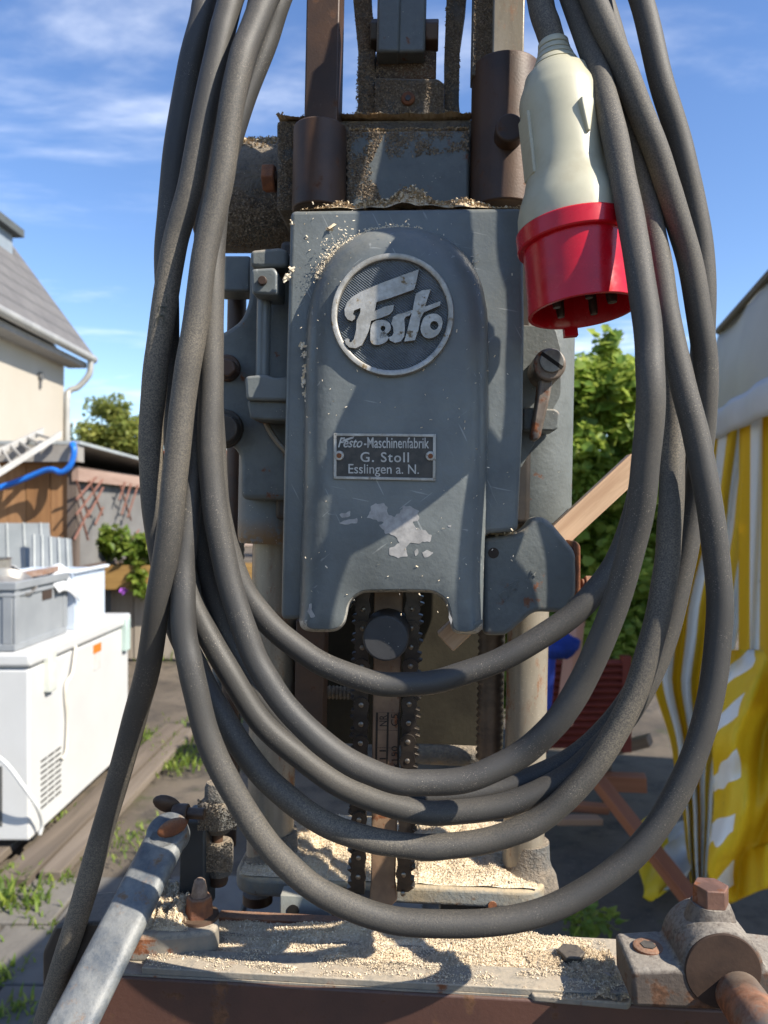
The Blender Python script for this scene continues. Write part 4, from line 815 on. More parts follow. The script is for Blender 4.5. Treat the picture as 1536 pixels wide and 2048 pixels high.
# ------------------------------------------------------------------ the yard: foliage helpers
def leaf_mat(name, c1, c2, c3):
    t = NT(name); at = t.n('ShaderNodeAttribute'); at.attribute_name = 'tone'
    cr = t.n('ShaderNodeValToRGB'); cr.color_ramp.elements[0].color = (*c1, 1); cr.color_ramp.elements[1].color = (*c3, 1); e = cr.color_ramp.elements.new(.5); e.color = (*c2, 1)
    t.L.new(at.outputs['Fac'], cr.inputs[0]); t.put(t.b.inputs['Base Color'], cr.outputs[0]); t.b.inputs['Roughness'].default_value = .5; t.b.inputs['Specular IOR Level'].default_value = .35
    tr = t.n('ShaderNodeBsdfTranslucent'); t.L.new(t.mix(.5, cr.outputs[0], tuple(min(1, x*2.2) for x in c3)), tr.inputs['Color']); mx_ = t.n('ShaderNodeMixShader'); mx_.inputs[0].default_value = .38
    t.L.new(t.b.outputs[0], mx_.inputs[1]); t.L.new(tr.outputs[0], mx_.inputs[2]); t.L.new(mx_.outputs[0], t.out.inputs['Surface']); return t.m
def leaves(name, mat, clumps, n, size, seed, parent, lobed=False, droop=.3):
    """clumps: (centre, radii, share); leaves are spread through each clump, denser towards its skin"""
    rnd = random.Random(seed); vs = []; fs = []; tone = []; tot = sum(c[2] for c in clumps)
    for c, rad, sh in clumps:
        ct = rnd.uniform(.2, .8)
        for _ in range(int(n*sh/tot)):
            d = Vector((rnd.gauss(0, 1), rnd.gauss(0, 1), rnd.gauss(0, 1))).normalized(); q = rnd.random()**.45*rnd.uniform(.85, 1.12)
            p = Vector(c)+Vector((d.x*rad[0]*q, d.y*rad[1]*q, d.z*rad[2]*q)); s = size*rnd.choice((.5, .7, .9, 1.0, 1.2, 1.5))*rnd.uniform(.85, 1.15)
            ax = Vector((rnd.gauss(0, 1), rnd.gauss(0, 1), rnd.gauss(-droop, .6))).normalized(); sd = ax.cross(Vector((rnd.gauss(0, .6), rnd.gauss(0, .6), 1))).normalized(); nn = sd.cross(ax); o = len(vs)
            if lobed:
                for u, w, k in ((0, 0, 0), (.2, .48, .05), (.55, .36, 0), (.62, .52, .08), (1.05, 0, -.12), (.62, -.52, .08), (.55, -.36, 0), (.2, -.48, .05)): vs.append(p+ax*s*u+sd*s*w+nn*s*k)
                fs += [(o, o+1, o+2), (o, o+2, o+4), (o+2, o+3, o+4), (o, o+4, o+6), (o+4, o+5, o+6), (o, o+6, o+7)]; m = 6
            else:
                for u, w, k in ((0, 0, 0), (.45, .33, .06), (1, 0, -.08), (.45, -.33, .06)): vs.append(p+ax*s*u+sd*s*w+nn*s*k)
                fs += [(o, o+1, o+2), (o, o+2, o+3)]; m = 2
            tone += [min(1, max(0, ct*.5+rnd.gauss(.28, .2)))]*m
    me = bpy.data.meshes.new(name); me.from_pydata([tuple(v) for v in vs], [], fs); me.attributes.new('tone', 'FLOAT', 'FACE').data.foreach_set('value', tone); me.materials.append(mat)
    o = bpy.data.objects.new(name, me); COL.objects.link(o); o.parent = parent; o['kind'] = 'stuff'
    if parent: o.location = -parent.location
    return o
BARK = wood('bark', (.11, .085, .06), (.06, .045, .032), 2, 30, .9, .2)
LEAF_A = leaf_mat('maple_leaf', (.055, .10, .016), (.155, .25, .04), (.36, .42, .09))
LEAF_B = leaf_mat('garden_leaf', (.05, .09, .012), (.12, .19, .025), (.26, .30, .06))
LEAF_T = leaf_mat('far_leaf', (.09, .13, .028), (.19, .225, .05), (.32, .32, .09))
def tree(name, label, base, h, clumps, n, size, seed, mat, trunk_r, lobed=False, group=None, cat='tree', limbs=6):
    t = thing(name, label, cat, base, group); rnd = random.Random(seed); b = Vector(base)
    tr = MB(); top = b+Vector((rnd.uniform(-.1, .1)*h*.2, 0, h*.8)); path = catmull([b, b.lerp(top, .4)+Vector((.03*h*rnd.uniform(-1, 1), 0, 0)), top], 5); tr.tube(path, [trunk_r*(1-.75*i/(len(path)-1)) for i in range(len(path))], 8)
    for c, rad, sh in clumps[:limbs]:
        st_ = b.lerp(top, rnd.uniform(.3, .7)); tr.tube(catmull([st_, st_.lerp(Vector(c), .5)+Vector((0, 0, .06*h)), Vector(c)], 4), [trunk_r*.45*(1-.8*i/8) for i in range(9)], 6)
    o = tr.build('trunk', BARK, t); o.location = -t.location
    leaves('crown', mat, clumps, n, size, seed, t, lobed); return t
def clump_set(c, rad, k, r, seed):
    rnd = random.Random(seed); out = []
    for _ in range(k):
        d = Vector((rnd.gauss(0, 1), rnd.gauss(0, 1), rnd.gauss(0, 1))).normalized(); q = rnd.random()**.4*.85; s = r*rnd.uniform(.6, 1.3)
        out.append((Vector(c)+Vector((d.x*rad[0]*q, d.y*rad[1]*q, d.z*rad[2]*q)), (s, s, s*.8), s*s))
    return out
# the big-leaved bush right of the machine
cl = clump_set((1.12, 3.95, 1.25), (.45, .35, .95), 60, .16, 5) + [(P(1215, 705, 3.7), (.05, .06, .13), .02), (P(1165, 750, 3.7), (.09, .1, .1), .03), (P(1250, 760, 3.7), (.1, .1, .13), .03), (P(1200, 800, 3.7), (.16, .12, .12), .06)] + [(P(1130+160*random.Random(i).random(), 740+240*random.Random(i+99).random()**.8, 3.6+.2*random.Random(i+7).random()), (.11, .1, .1), .022) for i in range(26)]
tree('leafy_bush', 'tall bush with large bright lobed leaves behind the machine, beside the tent', (1.15, 3.95, -.02), 1.9, cl, 26000, .044, 9, LEAF_A, .03, True, cat='bush')
cl = clump_set((.7, 4.9, .95), (1.2, .3, .85), 46, .24, 15)
tree('leafy_bush', 'dark bush mostly hidden behind the machine columns', (.35, 5.2, -.02), 1.5, cl, 7000, .08, 19, LEAF_A, .03, True, cat='bush')
# trees far behind the shed
ty = 20
cl = clump_set((P(232, 880, ty)), (.95, .9, 1.15), 26, .38, 21)
tree('garden_tree', 'round olive green tree beyond the shed roof', (P(232, 1024, ty).x, ty, 0), 3.6, cl, 6500, .13, 22, LEAF_T, .14)
cl = [(P(140, 905, 24)+Vector((0, 0, -.2-i*.25)), (.06+.05*i, .06+.05*i, .2), 1+i) for i in range(8)]
tree('conifer_tree', 'small dark conifer tip next to the house corner', (P(140, 1024, 24).x, 24, 0), 3.2, [(Vector(c)+Vector((0, 0, 1.0)), r_, s_) for c, r_, s_ in cl], 1400, .10, 23, leaf_mat('conifer_needles', (.02, .04, .015), (.05, .075, .025), (.09, .11, .04)), .07, limbs=0)
cl = clump_set((P(178, 900, 22)), (.5, .5, .6), 10, .25, 33)
tree('garden_tree', 'low dark green tree left of the round tree', (P(178, 1024, 22).x, 22, 0), 2.4, cl, 1800, .12, 34, LEAF_T, .08)
cl = clump_set((-4.0, 26, 2.2), (3.0, .8, 1.1), 30, .5, 43)
tree('garden_tree', 'wide green tree glimpsed between the cables and the machine head', (-4.0, 26, 0), 3.0, cl, 5000, .16, 44, LEAF_T, .12)

# ------------------------------------------------------------------ house on the left
PLASTER = plain('cream_plaster', (.44, .395, .335), (.41, .37, .31), 1.2, .9, .2, 40, .006, .2)
hx = P(128, 715, 14).x; ez = P(128, 715, 14).z
hs = thing('house', 'cream plastered house with steep grey roof and gutter at the left edge', 'house', (hx, 14, 0))
def hp(mb, name, mat, parent=None, bevel=0, smooth=38):
    o = mb.build(name, mat, parent or hs, bevel, smooth=smooth)
    if parent is None: o.location = -hs.location
    return o
m = MB(); m.box((hx-7.2, 3.5, 0), (hx, 14, ez)); wall = hp(m, 'wall', PLASTER)
m = MB(); m.prism([(hx-7.2, 14.0, ez), (hx, 14.0, ez), (hx-3.6, 14.0, ez+5.0)], (0, -10.5, 0)); hp(m, 'gable', PLASTER)
t = NT('grey_roof_tiles'); v = t.mapv(t.obj, (1, 1, 1)); sx = t.sep(t.obj)
col = t.mix(t.step(t.noise(3, 5), .3, .7), (.165, .158, .155), (.125, .12, .12)); col = t.mix(t.step(t.noise(45, 3), .35, .65, 0, .5), col, (.13, .125, .125))
rz = t.math('FRACT', t.math('MULTIPLY', sx[2], 3.4)); ry = t.math('FRACT', t.math('MULTIPLY', sx[1], 2.6)); col = t.mix(t.math('MULTIPLY', t.math('GREATER_THAN', rz, .86), .6), col, (.05, .05, .05)); col = t.mix(t.math('MULTIPLY', t.math('GREATER_THAN', ry, .93), .35), col, (.06, .06, .06)); ROOF = t.done(col, .85, 0, t.bump(t.noise(26, 3), .5, .03), .25)
m = MB(); e1 = Vector((hx+.36, 14.35, ez-.02)); r1 = Vector((hx-3.6, 14.35, ez+5.35)); nrm = Vector((.81, 0, .59))*.12
m.add([e1, r1, r1+Vector((0, -11.2, 0)), e1+Vector((0, -11.2, 0)), e1+nrm, r1+nrm, r1+nrm+Vector((0, -11.2, 0)), e1+nrm+Vector((0, -11.2, 0))], [(0, 1, 2, 3), (7, 6, 5, 4), (0, 4, 5, 1), (1, 5, 6, 2), (2, 6, 7, 3), (3, 7, 4, 0)])
roof = hp(m, 'roof', ROOF)
m = MB(); e2 = Vector((hx-7.56, 14.35, ez-.02)); nr2 = Vector((-.81, 0, .59))*.12
m.add([r1, e2, e2+Vector((0, -11.2, 0)), r1+Vector((0, -11.2, 0)), r1+nr2, e2+nr2, e2+nr2+Vector((0, -11.2, 0)), r1+nr2+Vector((0, -11.2, 0))], [(0, 1, 2, 3), (7, 6, 5, 4), (0, 4, 5, 1), (1, 5, 6, 2), (2, 6, 7, 3), (3, 7, 4, 0)]); hp(m, 'roof', ROOF)
ZINC = plain('zinc', (.42, .41, .38), (.34, .33, .31), 4, .5, 0, 60, .004, .5, .3)
m = MB(); m.tube([(hx+.43, 14.3, ez+.02), (hx+.43, 3.2, ez+.02)], .075, 12); hp(m, 'gutter', ZINC)
m = MB(); m.box((hx, 3.4, ez-.16), (hx+.34, 14.2, ez-.06)); hp(m, 'eave_board', plain('eave_grey', (.30, .28, .26)))
m = MB(); m.tube(catmull([(hx+.43, 14.15, ez-.02), (hx+.40, 14.15, ez-.28), (hx+.22, 14.1, ez-.52), (hx+.07, 14.05, ez-.62), (hx+.06, 14.0, ez-1.0), (hx+.06, 14.0, .1)], 5), .055, 10); hp(m, 'downpipe', ZINC)
m = MB(); m.cyl((hx-.01, 13.0, ez-.52), (hx+.05, 13.0, ez-.52), .07, n=14); m.box((hx-.01, 12.97, ez-.72), (hx+.03, 13.03, ez-.5)); hp(m, 'wall_lamp', plain('lamp_grey', (.12, .12, .12)))
dz = P(12, 600, 12.2)
m = MB(); m.box((-7.9, 12.9, ez+.9), (-6.66, 13.8, P(5, 462, 13.6).z)); dm = hp(m, 'dormer', plain('slate_cladding', (.26, .30, .34), (.22, .26, .30), 3, .6))
m = MB(); m.box((-8.0, 12.75, P(5, 462, 13.6).z), (-6.52, 13.95, P(5, 446, 13.6).z)); o = m.build('dormer_roof', plain('dormer_flat_roof', (.10, .11, .11)), dm)
for yy in (6.4, 9.2):
    m = MB(); m.box((hx-.03, yy, 1.0), (hx+.03, yy+1.1, 2.3)); w_ = hp(m, 'window', plain('window_frame_white', (.7, .7, .7)))
    m = MB(); m.box((hx+.0, yy+.09, 1.09), (hx+.036, yy+1.01, 2.21)); m.build('pane', plain('dark_glass', (.02, .025, .03), None, 5, .08, 0, 60, .004, .6), w_)
fh = thing('house', 'far house with orange tiled roof glimpsed past the cables', 'house', (-8.2, 34, 0))
m = MB(); m.box((-3, 0, 0), (4, 6, 2.6)); m.build('wall', plain('far_wall', (.55, .42, .34)), fh)
m = MB(); m.prism([(-3.3, -.3, 2.5), (4.3, -.3, 2.5), (4.3, 3, 4.4), (-3.3, 3, 4.4)], (0, .15, .1)); m.build('roof', plain('far_orange_tiles', (.42, .13, .06), (.33, .10, .05), 2), fh)

# ------------------------------------------------------------------ shed with plank front and corrugated side
sx1 = -2.85
sh_ = thing('shed', 'low shed with brown plank front, grey corrugated side and flat roof', 'shed', (sx1, 7, 0))
def sp(mb, name, mat, parent=None, bevel=0, smooth=38):
    o = mb.build(name, mat, parent or sh_, bevel, smooth=smooth)
    if parent is None: o.location = -sh_.location
    return o
SHW = [wood('shed_plank_a', (.34, .185, .085), (.24, .12, .055), 2, 14, .8, .08, .4, .003), wood('shed_plank_b', (.29, .15, .065), (.20, .10, .045), 2, 14, .8, .08, .4, .003), wood('shed_plank_c', (.38, .215, .105), (.27, .14, .065), 2, 14, .8, .08, .4, .003)]
m = MB(); m.box((-6.5, 7.03, 0), (sx1-.02, 12.9, 1.93)); sp(m, 'shed_body', plain('shed_inside', (.09, .06, .045)))
xx = sx1; k = 0
while xx > -5.2:
    w_ = .19+.03*((k*7) % 3); m = MB(); m.box((xx-w_+.006, 7.0-.006*(k % 2), .02), (xx, 7.026, 1.95)); sp(m, 'plank', SHW[k % 3], bevel=.003); xx -= w_; k += 1
m = MB(); m.box((-6.6, 6.86, 1.95), (sx1+.12, 7.0, 2.10)); sp(m, 'fascia', plain('grey_fascia', (.32, .30, .27), (.25, .23, .21), 4, .8))
m = MB(); m.add([(-6.6, 6.86, 2.105), (sx1+.14, 6.86, 2.105), (sx1+.14, 13, 2.0), (-6.6, 13, 2.0), (-6.6, 6.86, 2.135), (sx1+.14, 6.86, 2.135), (sx1+.14, 13, 2.03), (-6.6, 13, 2.03)], [(0, 3, 2, 1), (4, 5, 6, 7), (0, 1, 5, 4), (1, 2, 6, 5), (2, 3, 7, 6), (3, 0, 4, 7)]); sp(m, 'roof', plain('grey_roof_sheet', (.36, .38, .38), (.27, .29, .29), 3, .5))
m = MB(); m.box((sx1+.03, 6.95, 1.78), (sx1+.09, 13, 1.90)); sp(m, 'side_beam', wood('pinkish_beam', (.36, .25, .20), (.27, .18, .14), 1, 12, .8))
m = MB(); nn_ = 150; vs = []
for i in range(nn_+1):
    y = 7.03+5.9*i/nn_; x = sx1+(.02 if i % 2 else -.006)
    vs += [(x, y, 0), (x, y, 1.80)]
m.add(vs, [(2*i, 2*i+2, 2*i+3, 2*i+1) for i in range(nn_)]); sp(m, 'corrugated_side', plain('dark_corrugated', (.17, .165, .16), (.13, .125, .12), 3, .6), smooth=0)
m = MB(); m.box((sx1+.02, 7.0, .95), (sx1+.06, 12.9, 1.0)); sp(m, 'side_rail', plain('side_rail', (.12, .09, .08)))
m = MB(); m.box((sx1-.02, 6.97, 0), (sx1+.06, 7.06, 1.92)); sp(m, 'corner_post', wood('corner_post', (.16, .12, .10), (.10, .08, .065), 2, 20))
# trellis of thin red-brown laths
TRL = plain('red_brown_lath', (.20, .095, .07), (.15, .07, .05), 10, .8)
tr_ = thing('trellis', 'folding trellis of thin red brown laths leaning on the corrugated side', 'trellis', (sx1+.12, 8, .6))
for i, (xa, ya, xb, yb, Y) in enumerate(((152, 1000, 192, 955, 7.5), (152, 1030, 205, 960, 7.6), (175, 1035, 206, 975, 7.6), (148, 1080, 178, 1020, 7.5), (190, 1050, 206, 1015, 7.6), (238, 1000, 250, 965, 8.4), (243, 1030, 262, 968, 8.4), (255, 1035, 276, 970, 8.4), (262, 1080, 278, 1060, 8.4), (152, 960, 176, 1030, 7.5), (178, 962, 205, 1030, 7.6), (160, 1020, 176, 1080, 7.5), (240, 970, 262, 1040, 8.4))):
    m = MB(); wy = lambda p_: 2.74*F/(768-p_); a, b = P(xa, ya, wy(xa)), P(xb, yb, wy(xb)); m.tube([a, b], .011, 6); o = m.build('lath', TRL, tr_); o.location = -tr_.location
# blue hose along the shed front
m = MB(); m.tube(catmull([P(-60, 990, 6.7), P(0, 975, 6.78), P(50, 957, 6.82), P(90, 941, 6.82), P(108, 940, 6.8), P(122, 945, 6.78), P(138, 934, 6.78), P(146, 915, 6.78), P(148, 898, 6.78), P(144, 890, 6.82), P(150, 888, 6.9)], 8), .026, 12)
tag(m.build('blue_hose', plain('blue_plastic_hose', (.015, .16, .62), (.012, .13, .52), 20, .4, 0, 60, .004, .5)), 'bright blue hose hung along the front of the brown shed', 'hose')
# aluminium ladder on the shed roof
ld = thing('ladder', 'pale aluminium ladder lying aslant on the shed roof', 'ladder', tuple(P(60, 905, 6.7)))
ALU = plain('ladder_aluminium', (.52, .50, .46), (.45, .43, .40), 8, .45, 0, 60, .004, .5, .4)
ra0, ra1, rb0, rb1 = P(-80, 940, 6.35), P(86, 862, 6.95), P(-80, 995, 6.2), P(122, 868, 6.8)
for a, b in ((ra0, ra1), (rb0, rb1)):
    d_ = (b-a).normalized(); m = MB(); m.obox((a+b)/2, d_*((b-a).length/2), Vector((0, 0, .03)), d_.cross(Vector((0, 0, 1))).normalized()*.013); o = m.build('rail', ALU, ld); o.location = -ld.location
for i in range(7):
    q = .28+.105*i; m = MB(); a, b = ra0.lerp(ra1, q), rb0.lerp(rb1, q); d_ = (b-a).normalized(); m.obox((a+b)/2, d_*((b-a).length/2), Vector((0, .016, 0)), Vector((0, 0, .012))); o = m.build('rung', ALU, ld); o.location = -ld.location
# grey metal sheets leaning on the shed
mst = plain('galvanised_sheet', (.34, .36, .36), (.27, .29, .29), 3, .45, 0, 60, .004, .5, .3)
for i, (x0_, x1_, yt, yb_, Y) in enumerate(((-70, 98, 1046, 1140, 6.5), (60, 142, 1068, 1190, 6.3))):
    stt = thing('metal_sheet', ('large ribbed grey metal sheet leaning against the shed planks', 'smaller ribbed grey metal sheet leaning in front of the larger one')[i], 'metal sheet', tuple(P((x0_+x1_)/2, yb_, Y)), 'metal sheets leaning on the shed')
    m = MB(); a, b, c_, d_ = P(x0_, yt, Y+.25), P(x1_, yt+10*i, Y+.25), P(x1_+8, yb_+40, Y-.1), P(x0_, yb_+40, Y-.1)
    m.prism([a, b, c_, d_], (0, .006, 0)); o = m.build('sheet', mst, stt); o.location = -stt.location
    for k in range(5):
        u = (k+.5)/5; m = MB(); p0_, p1_ = a.lerp(b, u), d_.lerp(c_, u); m.tube([p0_+Vector((0, -.004, 0)), p1_+Vector((0, -.004, 0))], .009, 6); o = m.build('rib', mst, stt); o.location = -stt.location

# ------------------------------------------------------------------ raised planter on its low wall
lw = thing('board_wall', 'low wall of weathered grey boards under the planter', 'wall', (-1.8, 7.85, 0))
WB = [wood('weathered_board_a', (.36, .31, .25), (.26, .22, .18), 2, 12, .85, .1), wood('weathered_board_b', (.42, .36, .29), (.30, .255, .205), 2, 12, .85, .1)]
xx = sx1+.06; k = 0
while xx < -.5:
    m = MB(); m.box((xx, 7.85-.008*(k % 2), 0), (xx+.235, 7.89, .70)); o = m.build('board', WB[k % 2], lw, .004); o.location = -lw.location; xx += .243; k += 1
pln = thing('planter_box', 'long wooden planter box on the low board wall', 'planter', (-1.8, 7.7, .73))
PW = wood('planter_wood', (.36, .22, .075), (.26, .15, .05), 0, 14, .8, .08)
for (a, b, nm) in (((sx1+.1, 7.62, .73), (-.5, 7.65, .97), 'front_board'), ((sx1+.1, 8.0, .73), (-.5, 8.03, .97), 'back_board'), ((sx1+.07, 7.62, .73), (sx1+.1, 8.03, .97), 'end_board'), ((-.5, 7.62, .73), (-.47, 8.03, .97), 'end_board')):
    m = MB(); m.box(a, b); o = m.build(nm, PW, pln, .004); o.location = -pln.location
m = MB(); m.box((sx1+.1, 7.65, .72), (-.5, 8.0, .93)); o = m.build('soil', plain('potting_soil', (.03, .022, .015)), pln); o.location = -pln.location
for i, (px_, py_, w_, h_, lb) in enumerate(((175, 1075, .22, .3, 'light green leafy plant at the left end of the planter'), (225, 1085, .2, .22, 'bushy green plant in the middle of the planter'), (272, 1110, .2, .25, 'yellow green plant trailing over the planter edge'), (330, 1090, .25, .3, 'green plant in the planter hidden behind the cables'), (402, 1085, .25, .3, 'bright green plant seen in the gap beside the machine'))):
    c0 = P(px_, py_, 7.75); t_ = thing('planter_plant', lb, 'plant', (c0.x, 7.8, .9), 'plants in the planter box')
    m = MB()
    for s_ in range(5): m.tube([(c0.x+random.uniform(-.06, .06), 7.8, .9), (c0.x+random.uniform(-w_, w_)*.7, 7.75+random.uniform(-.1, .1), c0.z+random.uniform(-.05, h_*.8))], .006, 5)
    o = m.build('stem', BARK, t_); o.location = -t_.location
    cl = clump_set(c0, (w_, .12, h_*.8), 9, .11, 60+i)
    if i == 2: cl += [(P(278, 1150, 7.6), (.06, .05, .14), .02), (P(284, 1175, 7.6), (.05, .04, .1), .02)]
    leaves('foliage', LEAF_B, cl, 900, .075, 70+i, t_)
for i, (px_, py_, col_, lb) in enumerate(((165, 1122, (.75, .20, .04), 'orange flowers at the left end of the planter'), (247, 1182, (.42, .12, .62), 'single purple flower hanging below the planter'))):
    m = MB(); c0 = P(px_, py_, 7.55); rnd = random.Random(i)
    for _ in range(26 if i == 0 else 10):
        q = c0+Vector((rnd.gauss(0, .06 if i == 0 else .018), rnd.gauss(0, .03), rnd.gauss(0, .025 if i == 0 else .018))); d1 = Vector((rnd.gauss(0, 1), rnd.gauss(0, 1), rnd.gauss(0, 1))).normalized(); d2 = d1.orthogonal().normalized(); m.add([q-d1*.02, q-d2*.014, q+d1*.02, q+d2*.014], [(0, 1, 2, 3)])
    tag(m.build('flowers', plain('petals', col_), None, smooth=0), lb, 'flowers')

# ------------------------------------------------------------------ chest freezer on boards and what stands on it
WHITE = plain('white_enamel', (.56, .56, .55), (.52, .52, .51), 3, .35, 0, 60, .004, .5)
fx1, fy0, fy1, fz0, fz1 = -1.535, 3.33, 4.62, .075, .895
frz = thing('chest_freezer', 'white chest freezer standing on boards at the left', 'freezer', (fx1-.33, 4, fz0))
def fp(mb, name, mat, parent=None, bevel=0):
    o = mb.build(name, mat, parent or frz, bevel)
    if parent is None: o.location = -frz.location
    return o
m = MB(); m.box((fx1-.66, fy0, fz0), (fx1, fy1, fz1-.075)); body = fp(m, 'body', WHITE, bevel=.012)
m = MB(); m.box((fx1-.675, fy0-.012, fz1-.068), (fx1+.014, fy1+.012, fz1)); lid = fp(m, 'lid', WHITE, bevel=.018)
m = MB(); m.box((fx1-.65, fy0+.01, fz1-.08), (fx1-.004, fy1-.01, fz1-.06)); fp(m, 'seal', plain('grey_seal', (.35, .35, .34)))
HNG = plain('hinge_cover', (.60, .62, .56), None, 8, .5)
for yy in (3.47, 4.50):
    m = MB(); m.box((fx1-.005, yy, fz1-.21), (fx1+.03, yy+.07, fz1-.02)); fp(m, 'hinge', HNG if yy < 4 else plain('hinge_green', (.45, .56, .52)), bevel=.006)
m = MB(); m.box((fx1-.002, 4.06, fz1-.145), (fx1+.003, 4.17, fz1-.10)); fp(m, 'orange_sticker', plain('orange_sticker', (.85, .20, .02), None, 8, .5))
m = MB(); m.box((fx1-.002, 4.06, fz1-.235), (fx1+.0025, 4.16, fz1-.147)); fp(m, 'rating_label', plain('rating_label', (.60, .58, .55), None, 20, .5))
VENT = plain('vent_shadow', (.10, .10, .095), None, 8, .8)
for r_ in range(9):
    for c_ in range(3):
        m = MB(); y = 3.44+.075*c_; z = .17+.026*r_; m.box((fx1-.006, y, z), (fx1+.0025, y+.062, z+.010)); fp(m, 'vent_slot', VENT)
for c_ in range(8):
    m = MB(); x = fx1-.13-.032*c_; m.box((x, fy0-.0025, .14), (x+.013, fy0+.006, .40)); fp(m, 'vent_slot', VENT)
m = MB(); m.tube(catmull([(fx1+.012, 3.80, .84), (fx1+.02, 3.74, .72), (fx1+.012, 3.68, .66), (fx1+.012, 3.70, .5), (fx1+.015, 3.68, .36), (fx1+.012, 3.64, .33)], 6), .008, 8); fp(m, 'hanging_cord', plain('cord_cream', (.66, .62, .54)))
m = MB(); m.tube(catmull([P(-40, 1490, 3.2), P(10, 1525, 3.22), P(45, 1570, 3.24), P(72, 1610, 3.28), P(84, 1645, 3.36), P(80, 1668, 3.37)], 6), .0085, 8); fp(m, 'power_cord', plain('cord_white', (.72, .72, .70)))
for yy in (3.4, 4.5):
    m = MB(); m.box((fx1-.06, yy, .045), (fx1-.02, yy+.05, fz0+.01)); fp(m, 'foot', plain('black_foot', (.03, .03, .03)))
BRD = [wood('old_board_a', (.16, .128, .10), (.10, .08, .062), 1, 16, .9, .06, .5, .003), wood('old_board_b', (.19, .155, .122), (.125, .10, .078), 1, 16, .9, .06, .5, .003)]
for i, (xa, ya, yb, w_, an) in enumerate(((-2.05, 3.02, 5.2, .16, 0), (-1.80, 3.0, 5.25, .17, 0), (-1.55, 3.06, 5.3, .13, 1.0), (-1.40, 3.12, 5.2, .09, 1.0))):
    m = MB(); m.box((0, 0, 0), (w_, yb-ya, .038)); o = m.build('board', BRD[i % 2], None, .004); o.location = (xa, ya, .004); o.rotation_euler = (0, 0, R(-an))
    tag(o, ('weathered board under the left side of the freezer', 'weathered board under the middle of the freezer', 'weathered board along the right side of the freezer', 'narrow weathered board lying outermost beside the freezer')[i], 'board', 'boards under the freezer')
# grey crate
GRY = plain('grey_crate_plastic', (.27, .285, .30), (.23, .245, .26), 6, .5)
cz, cx0, cx1, cy0, cy1 = fz1+.002, -2.02, -1.60, 3.33, 3.86
cr_ = thing('plastic_crate', 'grey plastic stacking crate full of metal ware on the freezer', 'crate', (-1.8, 3.6, cz))
def cp(mb, name, mat, parent=None, bevel=0):
    o = mb.build(name, mat, parent or cr_, bevel)
    if parent is None: o.location = -cr_.location
    return o
for a, b in (((cx0, cy0, cz), (cx1, cy0+.012, cz+.28)), ((cx0, cy1-.012, cz), (cx1, cy1, cz+.28)), ((cx0, cy0+.012, cz), (cx0+.012, cy1-.012, cz+.28)), ((cx1-.012, cy0+.012, cz), (cx1, cy1-.012, cz+.28)), ((cx0+.012, cy0+.012, cz), (cx1-.012, cy1-.012, cz+.012))):
    m = MB(); m.box(a, b); cp(m, 'side_wall', GRY)
for z0_, z1_, e in ((.265, .30, .014), (.235, .25, .008), (.0, .03, .006)):
    for a, b in (((cx0-e, cy0-e, cz+z0_), (cx1+e, cy0+.004, cz+z1_)), ((cx1-.004, cy0+.006, cz+z0_), (cx1+e, cy1+e, cz+z1_))):
        m = MB(); m.box(a, b); cp(m, 'rim', GRY, bevel=.003)
for yy in (cy0-.005, cy1-.03):
    m = MB(); m.box((cx1-.004, yy+.001, cz+.03), (cx1+.007, yy+.045, cz+.265)); cp(m, 'corner_rib', GRY, bevel=.003)
m = MB(); m.box((cx1-.05, cy0-.006, cz+.03), (cx1-.006, cy0+.004, cz+.265)); cp(m, 'corner_rib', GRY, bevel=.003)
m = MB(); m.box((cx1-.002, 3.60, cz+.19), (cx1+.004, 3.70, cz+.235)); cp(m, 'hand_hole', plain('hand_hole_shadow', (.06, .04, .03)))
MET = plain('dull_metalware', (.40, .38, .34), (.26, .24, .22), 12, .4, 0, 60, .004, .5, .6)
pz = cz+.26
m = MB(); m.lathe((-1.83, 3.55, pz), (-1.83, 3.55, pz+.13), [(0, .09), (.05, .1), (.95, .1), (1, .107), (1, .098), (.1, .09)], 24); tag(m.build('cooking_pot', MET), 'dented metal pot standing in the grey crate', 'pot')
m = MB(); m.lathe((-1.68, 3.47, pz), (-1.66, 3.46, pz+.035), [(0, .07), (.3, .09), (1, .1), (1, .095), (.4, .07)], 24); tag(m.build('metal_tray', MET), 'shallow metal bowl at the near corner of the crate', 'bowl')
m = MB(); m.obox((-1.68, 3.68, pz+.05), (.08, .03, .012), (-.02, .12, 0), (0, 0, .012)); tag(m.build('metal_tray', plain('rusty_tray', (.25, .14, .09), (.35, .25, .2), 20, .6)), 'flat rusty tray lying across the crate rim', 'tray')
m = MB(); vs = []; nn_ = 12
for j in range(nn_+1):
    for i in range(nn_+1):
        u, v = i/nn_, j/nn_; x = -1.93+.36*u; z = cz+.33+.035*math.sin(u*7+v*3)-(.14*max(0, u-.82)/.18)-.03*v; vs.append((x, 3.72+.25*v, z))
m.add(vs, [(j*(nn_+1)+i, j*(nn_+1)+i+1, (j+1)*(nn_+1)+i+1, (j+1)*(nn_+1)+i) for j in range(nn_) for i in range(nn_)])
o = tag(m.build('plastic_sheet', plain('white_film', (.78, .79, .80), None, 8, .4)), 'crumpled white plastic sheet over the back of the crate', 'plastic sheet'); sm = o.modifiers.new('solid', 'SOLIDIFY'); sm.thickness = .003
